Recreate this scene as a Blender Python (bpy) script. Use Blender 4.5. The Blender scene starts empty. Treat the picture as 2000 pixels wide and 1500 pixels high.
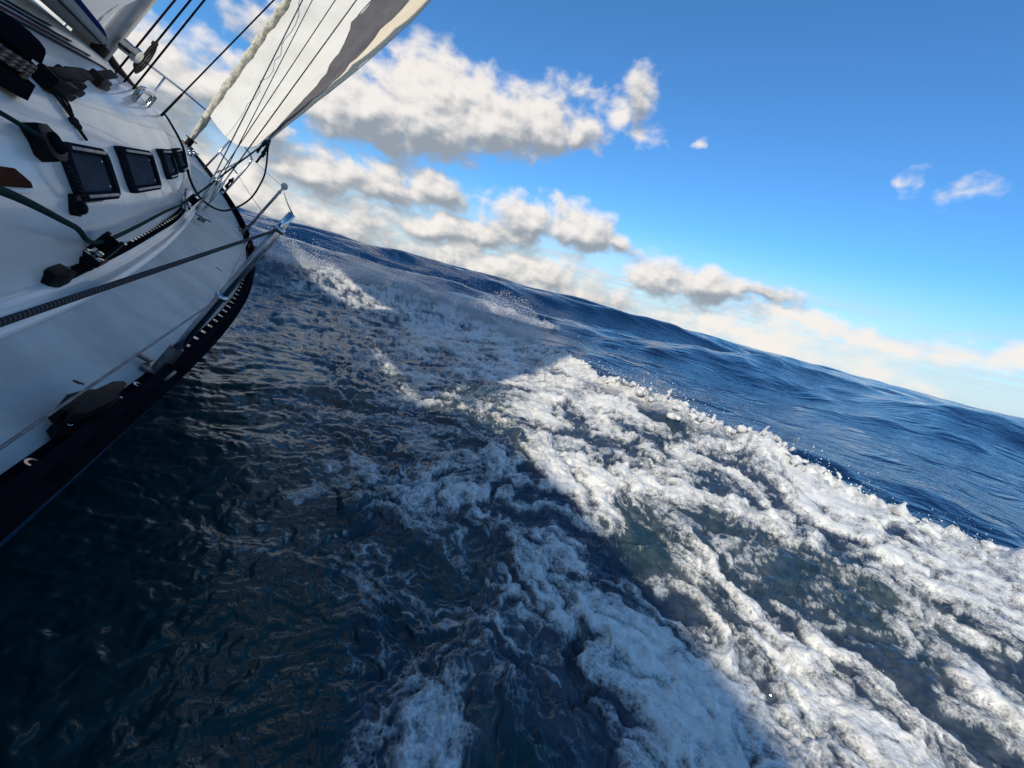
import bpy, bmesh, math, random
import numpy as np
from mathutils import Matrix, Vector

S = bpy.context.scene
COL = S.collection
R_ = math.radians
random.seed(4)

# ---------------------------------------------------------------- camera
H_CAM = 1.10
CAM_M = np.array([[0.96592583, 0.25881905, 0.0],
                  [0.05978051, -0.22310392, 0.97295988],
                  [0.25182055, -0.93980708, -0.23097417]])      # columns: right, down, view
cam_d = bpy.data.cameras.new('camera')
cam_d.sensor_width = 36.0
cam_d.lens = 36.0 * 800.36 / 2000.0
cam_d.clip_start = 0.02
cam_d.clip_end = 20000
cam = bpy.data.objects.new('camera', cam_d)
COL.objects.link(cam)
_r, _d, _v = CAM_M[:, 0], CAM_M[:, 1], CAM_M[:, 2]
cam.matrix_world = Matrix(((_r[0], -_d[0], -_v[0], 0), (_r[1], -_d[1], -_v[1], 0), (_r[2], -_d[2], -_v[2], H_CAM), (0, 0, 0, 1)))
S.camera = cam

# ---------------------------------------------------------------- sky, sun, exposure
SUN_AZ, SUN_EL = R_(211), R_(36)
S.view_settings.view_transform = 'Standard'
S.view_settings.look = 'None'
S.view_settings.exposure = 0.62
S.view_settings.gamma = 1.0
S.view_settings.use_curve_mapping = False
S.cycles.max_bounces = 5
S.cycles.diffuse_bounces = 2
S.cycles.glossy_bounces = 3
S.cycles.caustics_reflective = False
S.cycles.caustics_refractive = False
sun_dir = Vector((math.sin(SUN_AZ) * math.cos(SUN_EL), math.cos(SUN_AZ) * math.cos(SUN_EL), math.sin(SUN_EL)))
sl = bpy.data.lights.new('sun', 'SUN')
sl.energy = 2.55
sl.angle = R_(1.8)
sl.color = (1.0, 0.91, 0.77)
so = bpy.data.objects.new('sun', sl)
so.rotation_euler = sun_dir.to_track_quat('Z', 'Y').to_euler()
COL.objects.link(so)

world = bpy.data.worlds.new('World')
S.world = world
world.use_nodes = True
WT = world.node_tree
WT.nodes.clear()


class NB:
    """small expression builder for node trees"""
    def __init__(self, tree):
        self.t = tree

    def node(self, kind, **kw):
        n = self.t.nodes.new(kind)
        for k, v in kw.items():
            setattr(n, k, v)
        return n

    def put(self, sock, v):
        if v is None:
            return
        if isinstance(v, bpy.types.NodeSocket):
            self.t.links.new(v, sock)
        else:
            sock.default_value = v

    def m(self, op, a, b=None, c=None, clamp=False):
        n = self.node('ShaderNodeMath', operation=op, use_clamp=clamp)
        for i, v in enumerate((a, b, c)):
            self.put(n.inputs[i], v)
        return n.outputs[0]

    def ss(self, x, lo, hi):
        n = self.node('ShaderNodeMapRange', interpolation_type='SMOOTHSTEP')
        self.put(n.inputs['Value'], x)
        n.inputs['From Min'].default_value = lo
        n.inputs['From Max'].default_value = hi
        return n.outputs['Result']

    def lin(self, x, lo, hi, a=0.0, b=1.0):
        n = self.node('ShaderNodeMapRange')
        self.put(n.inputs['Value'], x)
        n.inputs['From Min'].default_value = lo
        n.inputs['From Max'].default_value = hi
        n.inputs['To Min'].default_value = a
        n.inputs['To Max'].default_value = b
        return n.outputs['Result']

    def mix(self, f, a, b):
        n = self.node('ShaderNodeMix', data_type='RGBA')
        self.put(n.inputs[0], f)
        self.put(n.inputs[6], a)
        self.put(n.inputs[7], b)
        return n.outputs[2]

    def vec(self, x, y, z):
        n = self.node('ShaderNodeCombineXYZ')
        for i, v in enumerate((x, y, z)):
            self.put(n.inputs[i], v)
        return n.outputs[0]

    def noise(self, v, scale, detail=4, rough=0.55, dist=0.0, lac=2.0):
        n = self.node('ShaderNodeTexNoise')
        self.put(n.inputs['Vector'], v)
        n.inputs['Scale'].default_value = scale
        n.inputs['Detail'].default_value = detail
        n.inputs['Roughness'].default_value = rough
        n.inputs['Lacunarity'].default_value = lac
        n.inputs['Distortion'].default_value = dist
        return n.outputs['Fac']

    def voro(self, v, scale, feature='F1', rand=1.0):
        n = self.node('ShaderNodeTexVoronoi', feature=feature)
        self.put(n.inputs['Vector'], v)
        n.inputs['Scale'].default_value = scale
        n.inputs['Randomness'].default_value = rand
        return n.outputs['Distance']


# ---- cumulus field as a node group of (azimuth, elevation) in degrees
# each cloud: azimuth, elevation of its flat base, half width, height, weight
CLOUDS = [
    (-45, 5.0, 11.0, 10.5, 1.0), (-38, 5.5, 8.0, 10.0, 1.0), (-34, 14.5, 5.5, 6.5, .85), (-56, 4.0, 10.0, 10.0, 1.0),
    (-25, 10.0, 10.0, 10.5, 1.2), (-18.5, 11.0, 9.0, 12.5, 1.25), (-11.0, 13.8, 8.2, 9.2, 1.2), (-5.0, 15.8, 6.0, 8.0, 1.15), (.0, 17.2, 3.6, 4.4, .95),
    (3.2, 19.8, 2.6, 4.0, .66), (6.0, 21.0, 2.8, 6.2, .76), (8.2, 19.2, 3.0, 3.2, .62), (12.7, 20.2, 1.3, 1.9, .6),
    (-34, -2.0, 26, 9.5, .80), (-4, -2.0, 22, 8.0, .74), (24, -1.5, 22, 6.0, .60),
    (-30, 3.6, 8.5, 6.2, 1.0), (-22, 5.2, 7.0, 6.2, 1.05), (-15.5, 5.8, 5.0, 5.6, .95), (-16, 2.6, 9.0, 4.2, .95),
    (-4.0, 5.0, 6.4, 7.4, 1.0), (3.0, 5.6, 5.8, 6.8, 1.12), (7.6, 6.8, 4.2, 3.4, .8), (-8, 3.4, 7.0, 4.0, .95),
    (14.5, 2.6, 6.4, 6.0, 1.05), (20.5, 3.4, 6.8, 4.6, 1.0), (26.4, 5.2, 5.0, 2.4, .8), (31.5, 3.6, 6.5, 2.8, .66), (39.0, 2.6, 7.5, 3.2, .64),
    (48, 3.2, 9.0, 3.4, .64), (35.1, 17.6, 1.6, 2.8, .50), (39.8, 17.0, 2.0, 2.0, .48),
    (-78, 5, 15, 16, 1.0), (-120, 7, 22, 16, 1.0), (95, 4, 20, 8, .8), (165, 6, 24, 16, 1.0), (-150, 24, 18, 16, .9)]
grp = bpy.data.node_groups.new('cloud_field', 'ShaderNodeTree')
for nm, io in (('Az', 'INPUT'), ('El', 'INPUT'), ('Field', 'OUTPUT'), ('Core', 'OUTPUT')):
    grp.interface.new_socket(nm, in_out=io, socket_type='NodeSocketFloat')
g = NB(grp)
gi = g.node('NodeGroupInput')
go = g.node('NodeGroupOutput')


def vm(op, a, b=None, c=None):
    n = g.node('ShaderNodeVectorMath', operation=op)
    for i_, v_ in enumerate((a, b, c)):
        g.put(n.inputs[i_], v_)
    return n.outputs['Value'] if op == 'LENGTH' else n.outputs['Vector']


AZ, EL = gi.outputs[0], gi.outputs[1]
pos = g.vec(AZ, EL, 0.0)
wn_ = g.node('ShaderNodeTexNoise')
grp.links.new(pos, wn_.inputs['Vector'])
wn_.inputs['Scale'].default_value = .17
wn_.inputs['Detail'].default_value = 2.0
warp = vm('MULTIPLY_ADD', wn_.outputs['Color'], (8.0, 4.0, 0.0), pos)
acc = acc2 = None
for (a0, e0, ra, re, wt) in CLOUDS:
    cy_, ry_ = e0 + re * .36 + 2.0, re * .64
    d1 = vm('MULTIPLY_ADD', warp, (1 / ra, 1 / ry_, 0), (-(a0 + 4.0) / ra, -cy_ / ry_, 0))
    d2 = vm('MULTIPLY', d1, (1, 1.75, 1))
    dm = vm('MINIMUM', d1, d2)
    v = g.m('MULTIPLY_ADD', vm('LENGTH', dm), -wt, wt)
    acc = v if acc is None else g.m('SMOOTH_MAX', acc, v, .25)
    if wt >= .74 and -60 < a0 < 60:                   # the same cloud seen a little towards the light
        v2_ = g.m('MULTIPLY_ADD', vm('LENGTH', vm('ADD', dm, (-.16, .42, 0))), -wt, wt)
        acc2 = v2_ if acc2 is None else g.m('MAXIMUM', acc2, v2_)
acc = g.m('MAXIMUM', acc, -1.0)
grp.links.new(acc, go.inputs[0])
grp.links.new(g.m('MAXIMUM', acc2, -1.0), go.inputs[1])

w = NB(WT)
tc = w.node('ShaderNodeTexCoord')
sx = w.node('ShaderNodeSeparateXYZ')
WT.links.new(tc.outputs['Generated'], sx.inputs[0])
DEG = 180 / math.pi
az = w.m('MULTIPLY', w.m('ARCTAN2', sx.outputs[0], sx.outputs[1]), DEG)
zc = w.m('MINIMUM', w.m('MAXIMUM', sx.outputs[2], -1.0), 1.0)
el = w.m('MULTIPLY', w.m('ARCSINE', zc), DEG)


cg = w.node('ShaderNodeGroup', node_tree=grp)
w.put(cg.inputs[0], az)
w.put(cg.inputs[1], el)
body = cg.outputs[0]


def puff(da, de):
    return w.noise(w.vec(w.m('ADD', az, da), w.m('MULTIPLY', w.m('ADD', el, de), 1.4), 1.7), .30, 6, .53, .15)


pf0, pf1 = puff(0, 0), puff(-.75, .75)
c0 = w.m('MULTIPLY_ADD', w.m('SUBTRACT', pf0, .5), 1.55, body)
dens = w.ss(c0, -.08, .52)
relief = w.m('SUBTRACT', pf0, pf1)                    # > 0 on sides turned to the light
top = w.m('SUBTRACT', body, cg.outputs[1])            # > 0 towards the lit upper left of each heap
lit = w.ss(w.m('ADD', w.m('MULTIPLY', relief, 1.3), w.m('MULTIPLY_ADD', top, .85, w.m('MULTIPLY', body, -.22))), -.42, .42)
cloud_col = w.mix(lit, (.20, .225, .255, 1), (.61, .575, .54, 1))
# thin stratus streaks low over the horizon, laid out on a flat layer so that they foreshorten
zz = w.m('MAXIMUM', sx.outputs[2], .012)
pl = w.vec(w.m('DIVIDE', sx.outputs[0], zz), w.m('DIVIDE', sx.outputs[1], zz), 0.0)
st = w.noise(pl, .42, 5, .6, .6)
low = w.m('MULTIPLY', w.m('MULTIPLY', w.ss(el, 9.5, 4.0), w.ss(st, .36, .66)), w.ss(el, .2, 2.6))
leftw = w.lin(az, 50, -10, .55, 1.0)
low = w.m('MULTIPLY', w.m('MULTIPLY', low, leftw), .85)
low_col = w.mix(w.ss(st, .5, .8), (.36, .40, .45, 1), (.55, .56, .57, 1))
sky = w.node('ShaderNodeTexSky', sky_type='NISHITA', sun_disc=False)
sky.sun_elevation = SUN_EL
sky.sun_rotation = SUN_AZ
sky.air_density = 1.0
sky.dust_density = 0.6
sky.ozone_density = 3.0
skym = w.node('ShaderNodeMix', data_type='RGBA', blend_type='MULTIPLY')
skym.inputs[0].default_value = 1.0
WT.links.new(sky.outputs[0], skym.inputs[6])
SKY_K = .088
skym.inputs[7].default_value = (SKY_K * .50, SKY_K * .98, SKY_K * 1.34, 1)
haze = w.m('MULTIPLY', w.ss(el, 12.0, -1.5), .80)
base = w.mix(haze, skym.outputs[2], (.46, .53, .58, 1))
base = w.mix(low, base, low_col)
full = w.mix(w.m('MULTIPLY', dens, .96), base, cloud_col)
bg = w.node('ShaderNodeBackground')
WT.links.new(full, bg.inputs[0])
bg.inputs[1].default_value = 1.0
wo = w.node('ShaderNodeOutputWorld')
WT.links.new(bg.outputs[0], wo.inputs[0])
world.cycles.sampling_method = 'MANUAL'
world.cycles.sample_map_resolution = 512

# ---------------------------------------------------------------- noise (numpy)
def _hash(ix, iy, seed):
    h = (ix.astype(np.int64) * 374761393 + iy.astype(np.int64) * 668265263 + seed * 974634777) & 0xffffffff
    h = ((h ^ (h >> 13)) * 1274126177) & 0xffffffff
    return (h ^ (h >> 16)) & 0xffffffff


def perlin(x, y, seed=0):
    xi, yi = np.floor(x), np.floor(y)
    fx, fy = x - xi, y - yi
    u = fx * fx * fx * (fx * (fx * 6 - 15) + 10)
    v = fy * fy * fy * (fy * (fy * 6 - 15) + 10)

    def gr(ox, oy):
        a = _hash(xi + ox, yi + oy, seed) * (2 * math.pi / 4294967296.0)
        return np.cos(a) * (fx - ox) + np.sin(a) * (fy - oy)
    a = gr(0, 0) * (1 - u) + gr(1, 0) * u
    b = gr(0, 1) * (1 - u) + gr(1, 1) * u
    return (a * (1 - v) + b * v) * 1.5


def fbm(x, y, octv=4, seed=0, gain=.5, kind='n'):
    s, a, t = 0, 1.0, 0
    for i in range(octv):
        n = perlin(x * 2 ** i + 13.7 * i, y * 2 ** i - 7.3 * i, seed + i)
        if kind == 'billow':
            n = np.abs(n) * 2 - .5
        elif kind == 'ridge':
            n = 1 - 2 * np.abs(n)
        s = s + a * n
        t += a
        a *= gain
    return s / t


def sstep(x, lo, hi):
    t = np.clip((x - lo) / (hi - lo), 0, 1)
    return t * t * (3 - 2 * t)


# ---------------------------------------------------------------- sea surface
# breaking front of the bow wave, seen from above: x, y, crest height
FRONT = np.array([(-6.6, 5.2, .35), (-5.6, 6.3, .55), (-4.4, 7.15, .62), (-3.1, 7.7, .62), (-1.9, 7.9, .55), (-.85, 7.7, .47), (.0, 6.7, .42), (.45, 5.4, .40),
                  (.80, 4.35, .40), (1.30, 3.72, .40), (1.95, 3.25, .37), (2.75, 2.62, .33), (3.7, 1.95, .30), (4.8, 1.0, .26), (6.2, -.4, .2)])


def spline(P, n):
    t = np.linspace(0, len(P) - 1, n)
    i = np.clip(t.astype(int), 0, len(P) - 2)
    f = (t - i)[:, None]
    g_ = lambda k: P[np.clip(i + k, 0, len(P) - 1)]
    return .5 * (2 * g_(0) + (g_(1) - g_(-1)) * f + (2 * g_(-1) - 5 * g_(0) + 4 * g_(1) - g_(2)) * f * f + (3 * g_(0) - g_(-1) - 3 * g_(1) + g_(2)) * f ** 3)


FR = spline(FRONT, 260)
FT = np.gradient(FR[:, :2], axis=0)
FT /= np.linalg.norm(FT, axis=1)[:, None]


def front_coord(x, y):
    """signed distance to the breaking front (positive towards the boat), crest height there, position along it"""
    d = np.empty(x.shape)
    k = np.empty(x.shape, int)
    for a in range(0, len(x), 20000):
        b = slice(a, a + 20000)
        dd = (x[b, None] - FR[None, :, 0]) ** 2 + (y[b, None] - FR[None, :, 1]) ** 2
        k[b] = dd.argmin(1)
        d[b] = np.sqrt(dd[np.arange(dd.shape[0]), k[b]])
    cr = FT[k, 0] * (y - FR[k, 1]) - FT[k, 1] * (x - FR[k, 0])
    return np.where(cr < 0, d, -d), FR[k, 2], k / (len(FR) - 1.0)


rng = np.random.default_rng(11)
WAVES = []
for lam, amp, spread, cnt in ((36, .72, .2, 3), (22, .42, .32, 4), (12, .27, .45, 5), (6.5, .13, .6, 7), (3.4, .06, .7, 9), (1.7, .021, .8, 10), (.85, .010, .9, 10), (.42, .0042, 1.0, 10)):
    for i in range(cnt):
        l_ = lam * rng.uniform(.75, 1.3)
        th = -1.25 + rng.normal(0, spread)            # waves run towards the boat
        WAVES.append((2 * math.pi / l_, math.cos(th), math.sin(th), amp * rng.uniform(.6, 1.2) / math.sqrt(cnt) * 1.2, rng.uniform(0, 6.283), l_))


def sea_base(x, y):
    """displaced position of the water without foam lumps, and helper fields"""
    r = np.hypot(x, y)
    near = r < 24
    s = np.full(x.shape, -20.0)
    zc_ = np.full(x.shape, .3)
    tt = np.zeros(x.shape)
    s[near], zc_[near], tt[near] = front_coord(x[near], y[near])
    calm = sstep(r, 7, 22)
    inside = sstep(s, -.1, .5)
    spacing = np.maximum(r * .014, .02)
    X, Y, Z = x.copy(), y.copy(), np.zeros(x.shape)
    for (k, cx, cy, a, ph, l_) in WAVES:
        w_ = np.clip((l_ / spacing - 2.5) / 3, 0, 1)
        if l_ > 10:
            w_ = w_ * calm
        elif l_ > 3:
            w_ = w_ * (.25 + .75 * calm) * (1 - .7 * inside)
        else:
            w_ = w_ * (1 - .45 * inside)
        p_ = k * (x * cx + y * cy) + ph
        Z += a * w_ * np.cos(p_)
        X -= .75 * a * w_ * cx * np.sin(p_)
        Y -= .75 * a * w_ * cy * np.sin(p_)
    bw = np.where(s > 0, zc_ * np.exp(-np.maximum(s, 0) / (1.25 + .5 * tt) * .95), zc_ * np.exp(-(np.minimum(s, 0) / .26) ** 2))
    tr = -.13 * np.exp(-((s + 1.0) / .7) ** 2) * (s < 0)
    return X, Y, Z + bw + tr, s, tt, inside

# foam cover and aeration, as seen around the boat: x, y on the water, cover, aeration
FOAM_PTS = np.array([(-0.84, 0.7, 0.0, 0.0), (-0.72, 0.54, 0.0, 0.0), (-0.94, 0.9, 0.0, 0.0), (-1.1, 1.22, 0.0, 0.0), (-0.57, 0.6, 0.0, 0.02), (-1.35, 1.56, 0.0, 0.0), (-1.68,
    2.35, 0.0, 0.03), (-0.71, 0.81, 0.0, 0.0), (-1.01, 1.63, 0.03, 0.25), (-1.91, 2.93, 0.06, 0.35), (-0.41, 0.99, 0.03, 0.05), (-0.65, 1.4, 0.12, 0.2), (-0.42, 0.69, 0.02, 0.03),
    (-0.29, 0.78, 0.03, 0.05), (-0.22, 0.65, 0.05, 0.05), (-1.02, 2.34, 0.27, 0.5), (-3.46, 5.82, 0.27, 0.4), (-2.35, 4.41, 0.27, 0.5), (-2.53, 6.12, 0.45, 0.5), (-1.46, 3.72,
    0.42, 0.6), (-1.1, 4.15, 0.6, 0.8), (-1.05, 6.71, 0.85, 0.9), (-2.02, 6.97, 0.85, 0.9), (-3.16, 7.44, 0.82, 0.8), (-8.12, 14.6, 0.75, 0.7), (-0.36, 4.62, 0.68, 0.8), (0.09,
    5.13, 0.8, 0.85), (0.45, 4.31, 0.8, 0.8), (-0.46, 2.66, 0.52, 0.6), (-0.46, 2.09, 0.2, 0.15), (-0.28, 2.3, 0.22, 0.15), (0.08, 2.47, 0.58, 0.6), (0.46, 3.23, 0.75, 0.75),
    (-0.12, 3.11, 0.36, 0.4), (-0.46, 1.71, 0.5, 0.5), (-0.62, 1.56, 0.25, 0.35), (-0.11, 1.81, 0.55, 0.6), (0.15, 1.71, 0.6, 0.65), (0.55, 2.03, 0.8, 0.8), (0.46, 1.5, 0.85, 0.8),
    (0.72, 1.71, 0.03, 0.05), (0.61, 1.85, 0.6, 0.6), (1.13, 2.62, 0.85, 0.7), (0.88, 2.81, 0.6, 0.6), (1.31, 2.76, 0.25, 0.3), (1.55, 2.41, 0.9, 0.8), (1.51, 2.0, 0.6, 0.5),
    (1.34, 2.11, 0.3, 0.4), (1.13, 2.09, 0.55, 0.6), (2.0, 2.34, 0.85, 0.7), (1.5, 1.73, 0.12, 0.15), (1.16, 1.52, 0.55, 0.6), (2.12, 2.07, 0.8, 0.6), (1.9, 1.78, 0.2, 0.2), (2.06,
    1.68, 0.3, 0.3), (1.93, 1.42, 0.3, 0.4), (2.63, 2.03, 0.85, 0.7), (2.56, 1.79, 0.85, 0.8), (0.75, 1.22, 0.86, 0.95), (1.05, 1.63, 0.55, 0.7), (0.96, 1.09, 0.86, 0.95), (1.34,
    1.28, 0.85, 0.9), (1.4, 1.12, 0.82, 0.9), (1.79, 1.17, 0.72, 0.8), (0.58, 1.28, 0.72, 0.9), (0.38, 1.13, 0.7, 0.85), (0.2, 1.18, 0.55, 0.7), (-0.01, 1.36, 0.24, 0.35), (-0.04,
    1.13, 0.03, 0.1), (-0.16, 1.06, 0.3, 0.2), (-0.31, 1.2, 0.25, 0.25), (0.07, 0.94, 0.3, 0.35), (-0.05, 0.84, 0.36, 0.4), (0.22, 0.91, 0.58, 0.7), (0.4, 0.96, 0.42, 0.95), (0.23,
    0.76, 0.02, 0.08), (0.04, 0.76, 0.5, 0.5), (-0.07, 0.7, 0.48, 0.4), (0.59, 0.93, 0.78, 0.95), (0.71, 0.85, 0.85, 0.95), (1.71, 1.28, 0.6, 0.7), (2.13, 1.42, 0.75, 0.8), (0.47,
    0.82, 0.66, 0.9), (1.02, 0.93, 0.8, 0.9), (1.83, 1.09, 0.5, 0.6), (1.52, 1.5, 0.65, 0.7)])
#FOAMPTS#


def foam_field(x, y):
    a, l = np.degrees(np.arctan2(x, y)), np.log(np.maximum(np.hypot(x, y), .05)) * 38
    pa, pl_ = np.degrees(np.arctan2(FOAM_PTS[:, 0], FOAM_PTS[:, 1])), np.log(np.hypot(FOAM_PTS[:, 0], FOAM_PTS[:, 1])) * 38
    F, A = np.empty(x.shape), np.empty(x.shape)
    for i in range(0, len(x), 20000):
        b = slice(i, i + 20000)
        d2 = (a[b, None] - pa) ** 2 + (l[b, None] - pl_) ** 2
        w_ = np.exp(-d2 / (2 * 4.0 ** 2)) + 1e-4 / (1 + d2 * .1) ** 2
        F[b] = (w_ * FOAM_PTS[:, 2]).sum(1) / w_.sum(1)
        A[b] = (w_ * FOAM_PTS[:, 3]).sum(1) / w_.sum(1)
    return F, A


def build_sea():
    az_f = np.radians(np.arange(-66, 72.01, .165))
    az_c = np.radians(np.arange(72 + 3.5, 294 - 1, 3.5))
    azs = np.concatenate([az_f, az_c])
    el_n = np.radians(np.arange(72, 6.0, -.145))
    r_n = H_CAM / np.tan(el_n)
    r_f = np.geomspace(r_n[-1], 9000, 430)[1:]
    rs = np.concatenate([r_n, r_f])
    na, nr = len(azs), len(rs)
    RR, AA = np.meshgrid(rs, azs, indexing='ij')
    x, y = (RR * np.sin(AA)).ravel(), (RR * np.cos(AA)).ravel()
    X, Y, Z, s, tt, inside = sea_base(x, y)
    r = np.hypot(x, y)
    n = np.where(r < 26)[0]
    xs, ys, sn = x[n], y[n], s[n]
    F, A = foam_field(xs, ys)
    reach = sstep(sn, -.16, .06)
    F, A = F * reach, A * reach
    # stretch along the front
    cx, cy = .78, -.62
    u, v = xs * cx + ys * cy, -xs * cy + ys * cx
    w1, w2 = fbm(xs * 1.5, ys * 1.5, 5, 5, .6), fbm(xs * 1.5 + 31, ys * 1.5, 5, 9, .6)
    uu, vv = u / 1.25 + w1 * .40, v + w2 * .40
    lump = .6 * fbm(uu * 3.3, vv * 3.3, 5, 21, .55, 'billow') + .8 * fbm(uu * 2.2 + 5, vv * 2.2, 5, 25, .55)
    lump2 = fbm(uu * 7.5, vv * 7.5, 3, 51, .5, 'billow')
    web = fbm(uu * 3.1 + 9, vv * 3.1, 4, 33, .55, 'ridge')
    web2 = fbm(uu * 8 + 3, vv * 8, 3, 77, .55, 'ridge')
    web3 = fbm(uu * 20 + 3, vv * 20, 3, 78, .6, 'ridge')
    rg = fbm(uu * 3.0 + 17, vv * 3.0, 6, 121, .66)
    nz = lambda q_: (q_ - q_.mean()) / q_.std()
    tex = .85 * nz(rg) + .45 * nz(lump) + .30 * nz(lump2) + .30 * nz(web) + .30 * nz(web2) + .22 * nz(web3)
    tex = (tex - tex.mean()) / tex.std()
    cov = np.clip(F, 0, 1)
    lace = nz(.55 * nz(web) + .45 * nz(web2) + .40 * nz(web3) + .45 * nz(rg))
    thick = sstep(cov, .25, .65)
    th = (.5 - cov) * 3.3 - .30                              # cover -> threshold on the unit-variance texture
    tex = tex * thick + lace * (1 - thick)
    foam = sstep(tex - th, -.55, 2.25) * sstep(cov, .0, .12) * (.50 + .50 * thick)
    lip = np.exp(-((sn - .10) / .13) ** 2) * sstep(r[n], 40, 20)
    rag = fbm(uu * 4, vv * 4, 3, 91, .5)
    foam = np.maximum(foam, lip * (.45 + .5 * sstep(rag, -.35, .35)))
    chop = inside[n] * (.25 + .75 * sstep(cov, .02, .4))
    Z[n] += chop * (.066 * lump + .014 * lump2 + .010 * rg + .006 * web2) + lip * (.11 * lump + .10 * np.maximum(rag, -.2))
    Z[n] += foam * (.008 + .005 * fbm(xs * 14, ys * 14, 2, 14, .5, 'billow'))
    # a whitecap breaking beyond the corner of the front
    ex, ey = xs + .45 + .25 * w1, ys - 13.35 + .14 * xs + .5 * w2
    cap = np.exp(-(ex / 1.35) ** 4) * np.exp(-(ey / .32) ** 2)
    foam = np.maximum(foam, cap * (.55 + .6 * rag))
    Z[n] += cap * (.20 + .12 * rag)
    # lean the lip outwards
    lean = lip * (.10 + .14 * rag)
    X[n] += lean * .62
    Y[n] += lean * .78
    # small transverse ripples on the clean water by the hull
    rip = np.clip(1 - cov * 2.2, 0, 1) * inside[n]
    bx, by = xs * .895 + ys * .445, -xs * .445 + ys * .895      # across and along the boat
    wob = fbm(xs * 2.2, ys * 2.2, 2, 61) * .5
    Z[n] += rip * (.008 * fbm(bx * 3.2, (by + wob * .3) * 15, 3, 71) + .010 * fbm(bx * 2, by * 5, 3, 72))
    co = np.stack([X, Y, Z], 1)
    me = bpy.data.meshes.new('sea')
    i = np.arange(nr - 1)[:, None] * na
    j = np.arange(na)
    q = np.stack([i + j, i + na + j, i + na + (j + 1) % na, i + (j + 1) % na], -1).reshape(-1, 4)
    q = q[:, ::-1]
    # closing fan under the camera
    co = np.vstack([co, [[0, 0, co[:na, 2].mean()]]])
    fan = np.stack([np.full(na, len(co) - 1), (j + 1) % na, j], 1)[:, ::-1]
    me.vertices.add(len(co))
    me.vertices.foreach_set('co', co.ravel())
    nl = q.size + fan.size
    me.loops.add(nl)
    me.loops.foreach_set('vertex_index', np.concatenate([q.ravel(), fan.ravel()]).astype(np.int32))
    me.polygons.add(len(q) + len(fan))
    me.polygons.foreach_set('loop_start', np.concatenate([np.arange(len(q)) * 4, len(q) * 4 + np.arange(len(fan)) * 3]).astype(np.int32))
    me.polygons.foreach_set('use_smooth', np.ones(len(q) + len(fan), bool))
    me.update(calc_edges=True)
    for nm, val in (('foam', foam), ('aer', A * (.35 + .65 * sstep(nz(rg) + .5 * nz(web), -1.2, 1.2))), ('calmness', inside[n] * np.clip(1 - cov * 1.5, 0, 1))):
        full_ = np.zeros(len(co))
        full_[n] = val
        at = me.attributes.new(nm, 'FLOAT', 'POINT')
        at.data.foreach_set('value', full_)
    o = bpy.data.objects.new('sea', me)
    o['kind'] = 'structure'
    COL.objects.link(o)
    return o


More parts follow.
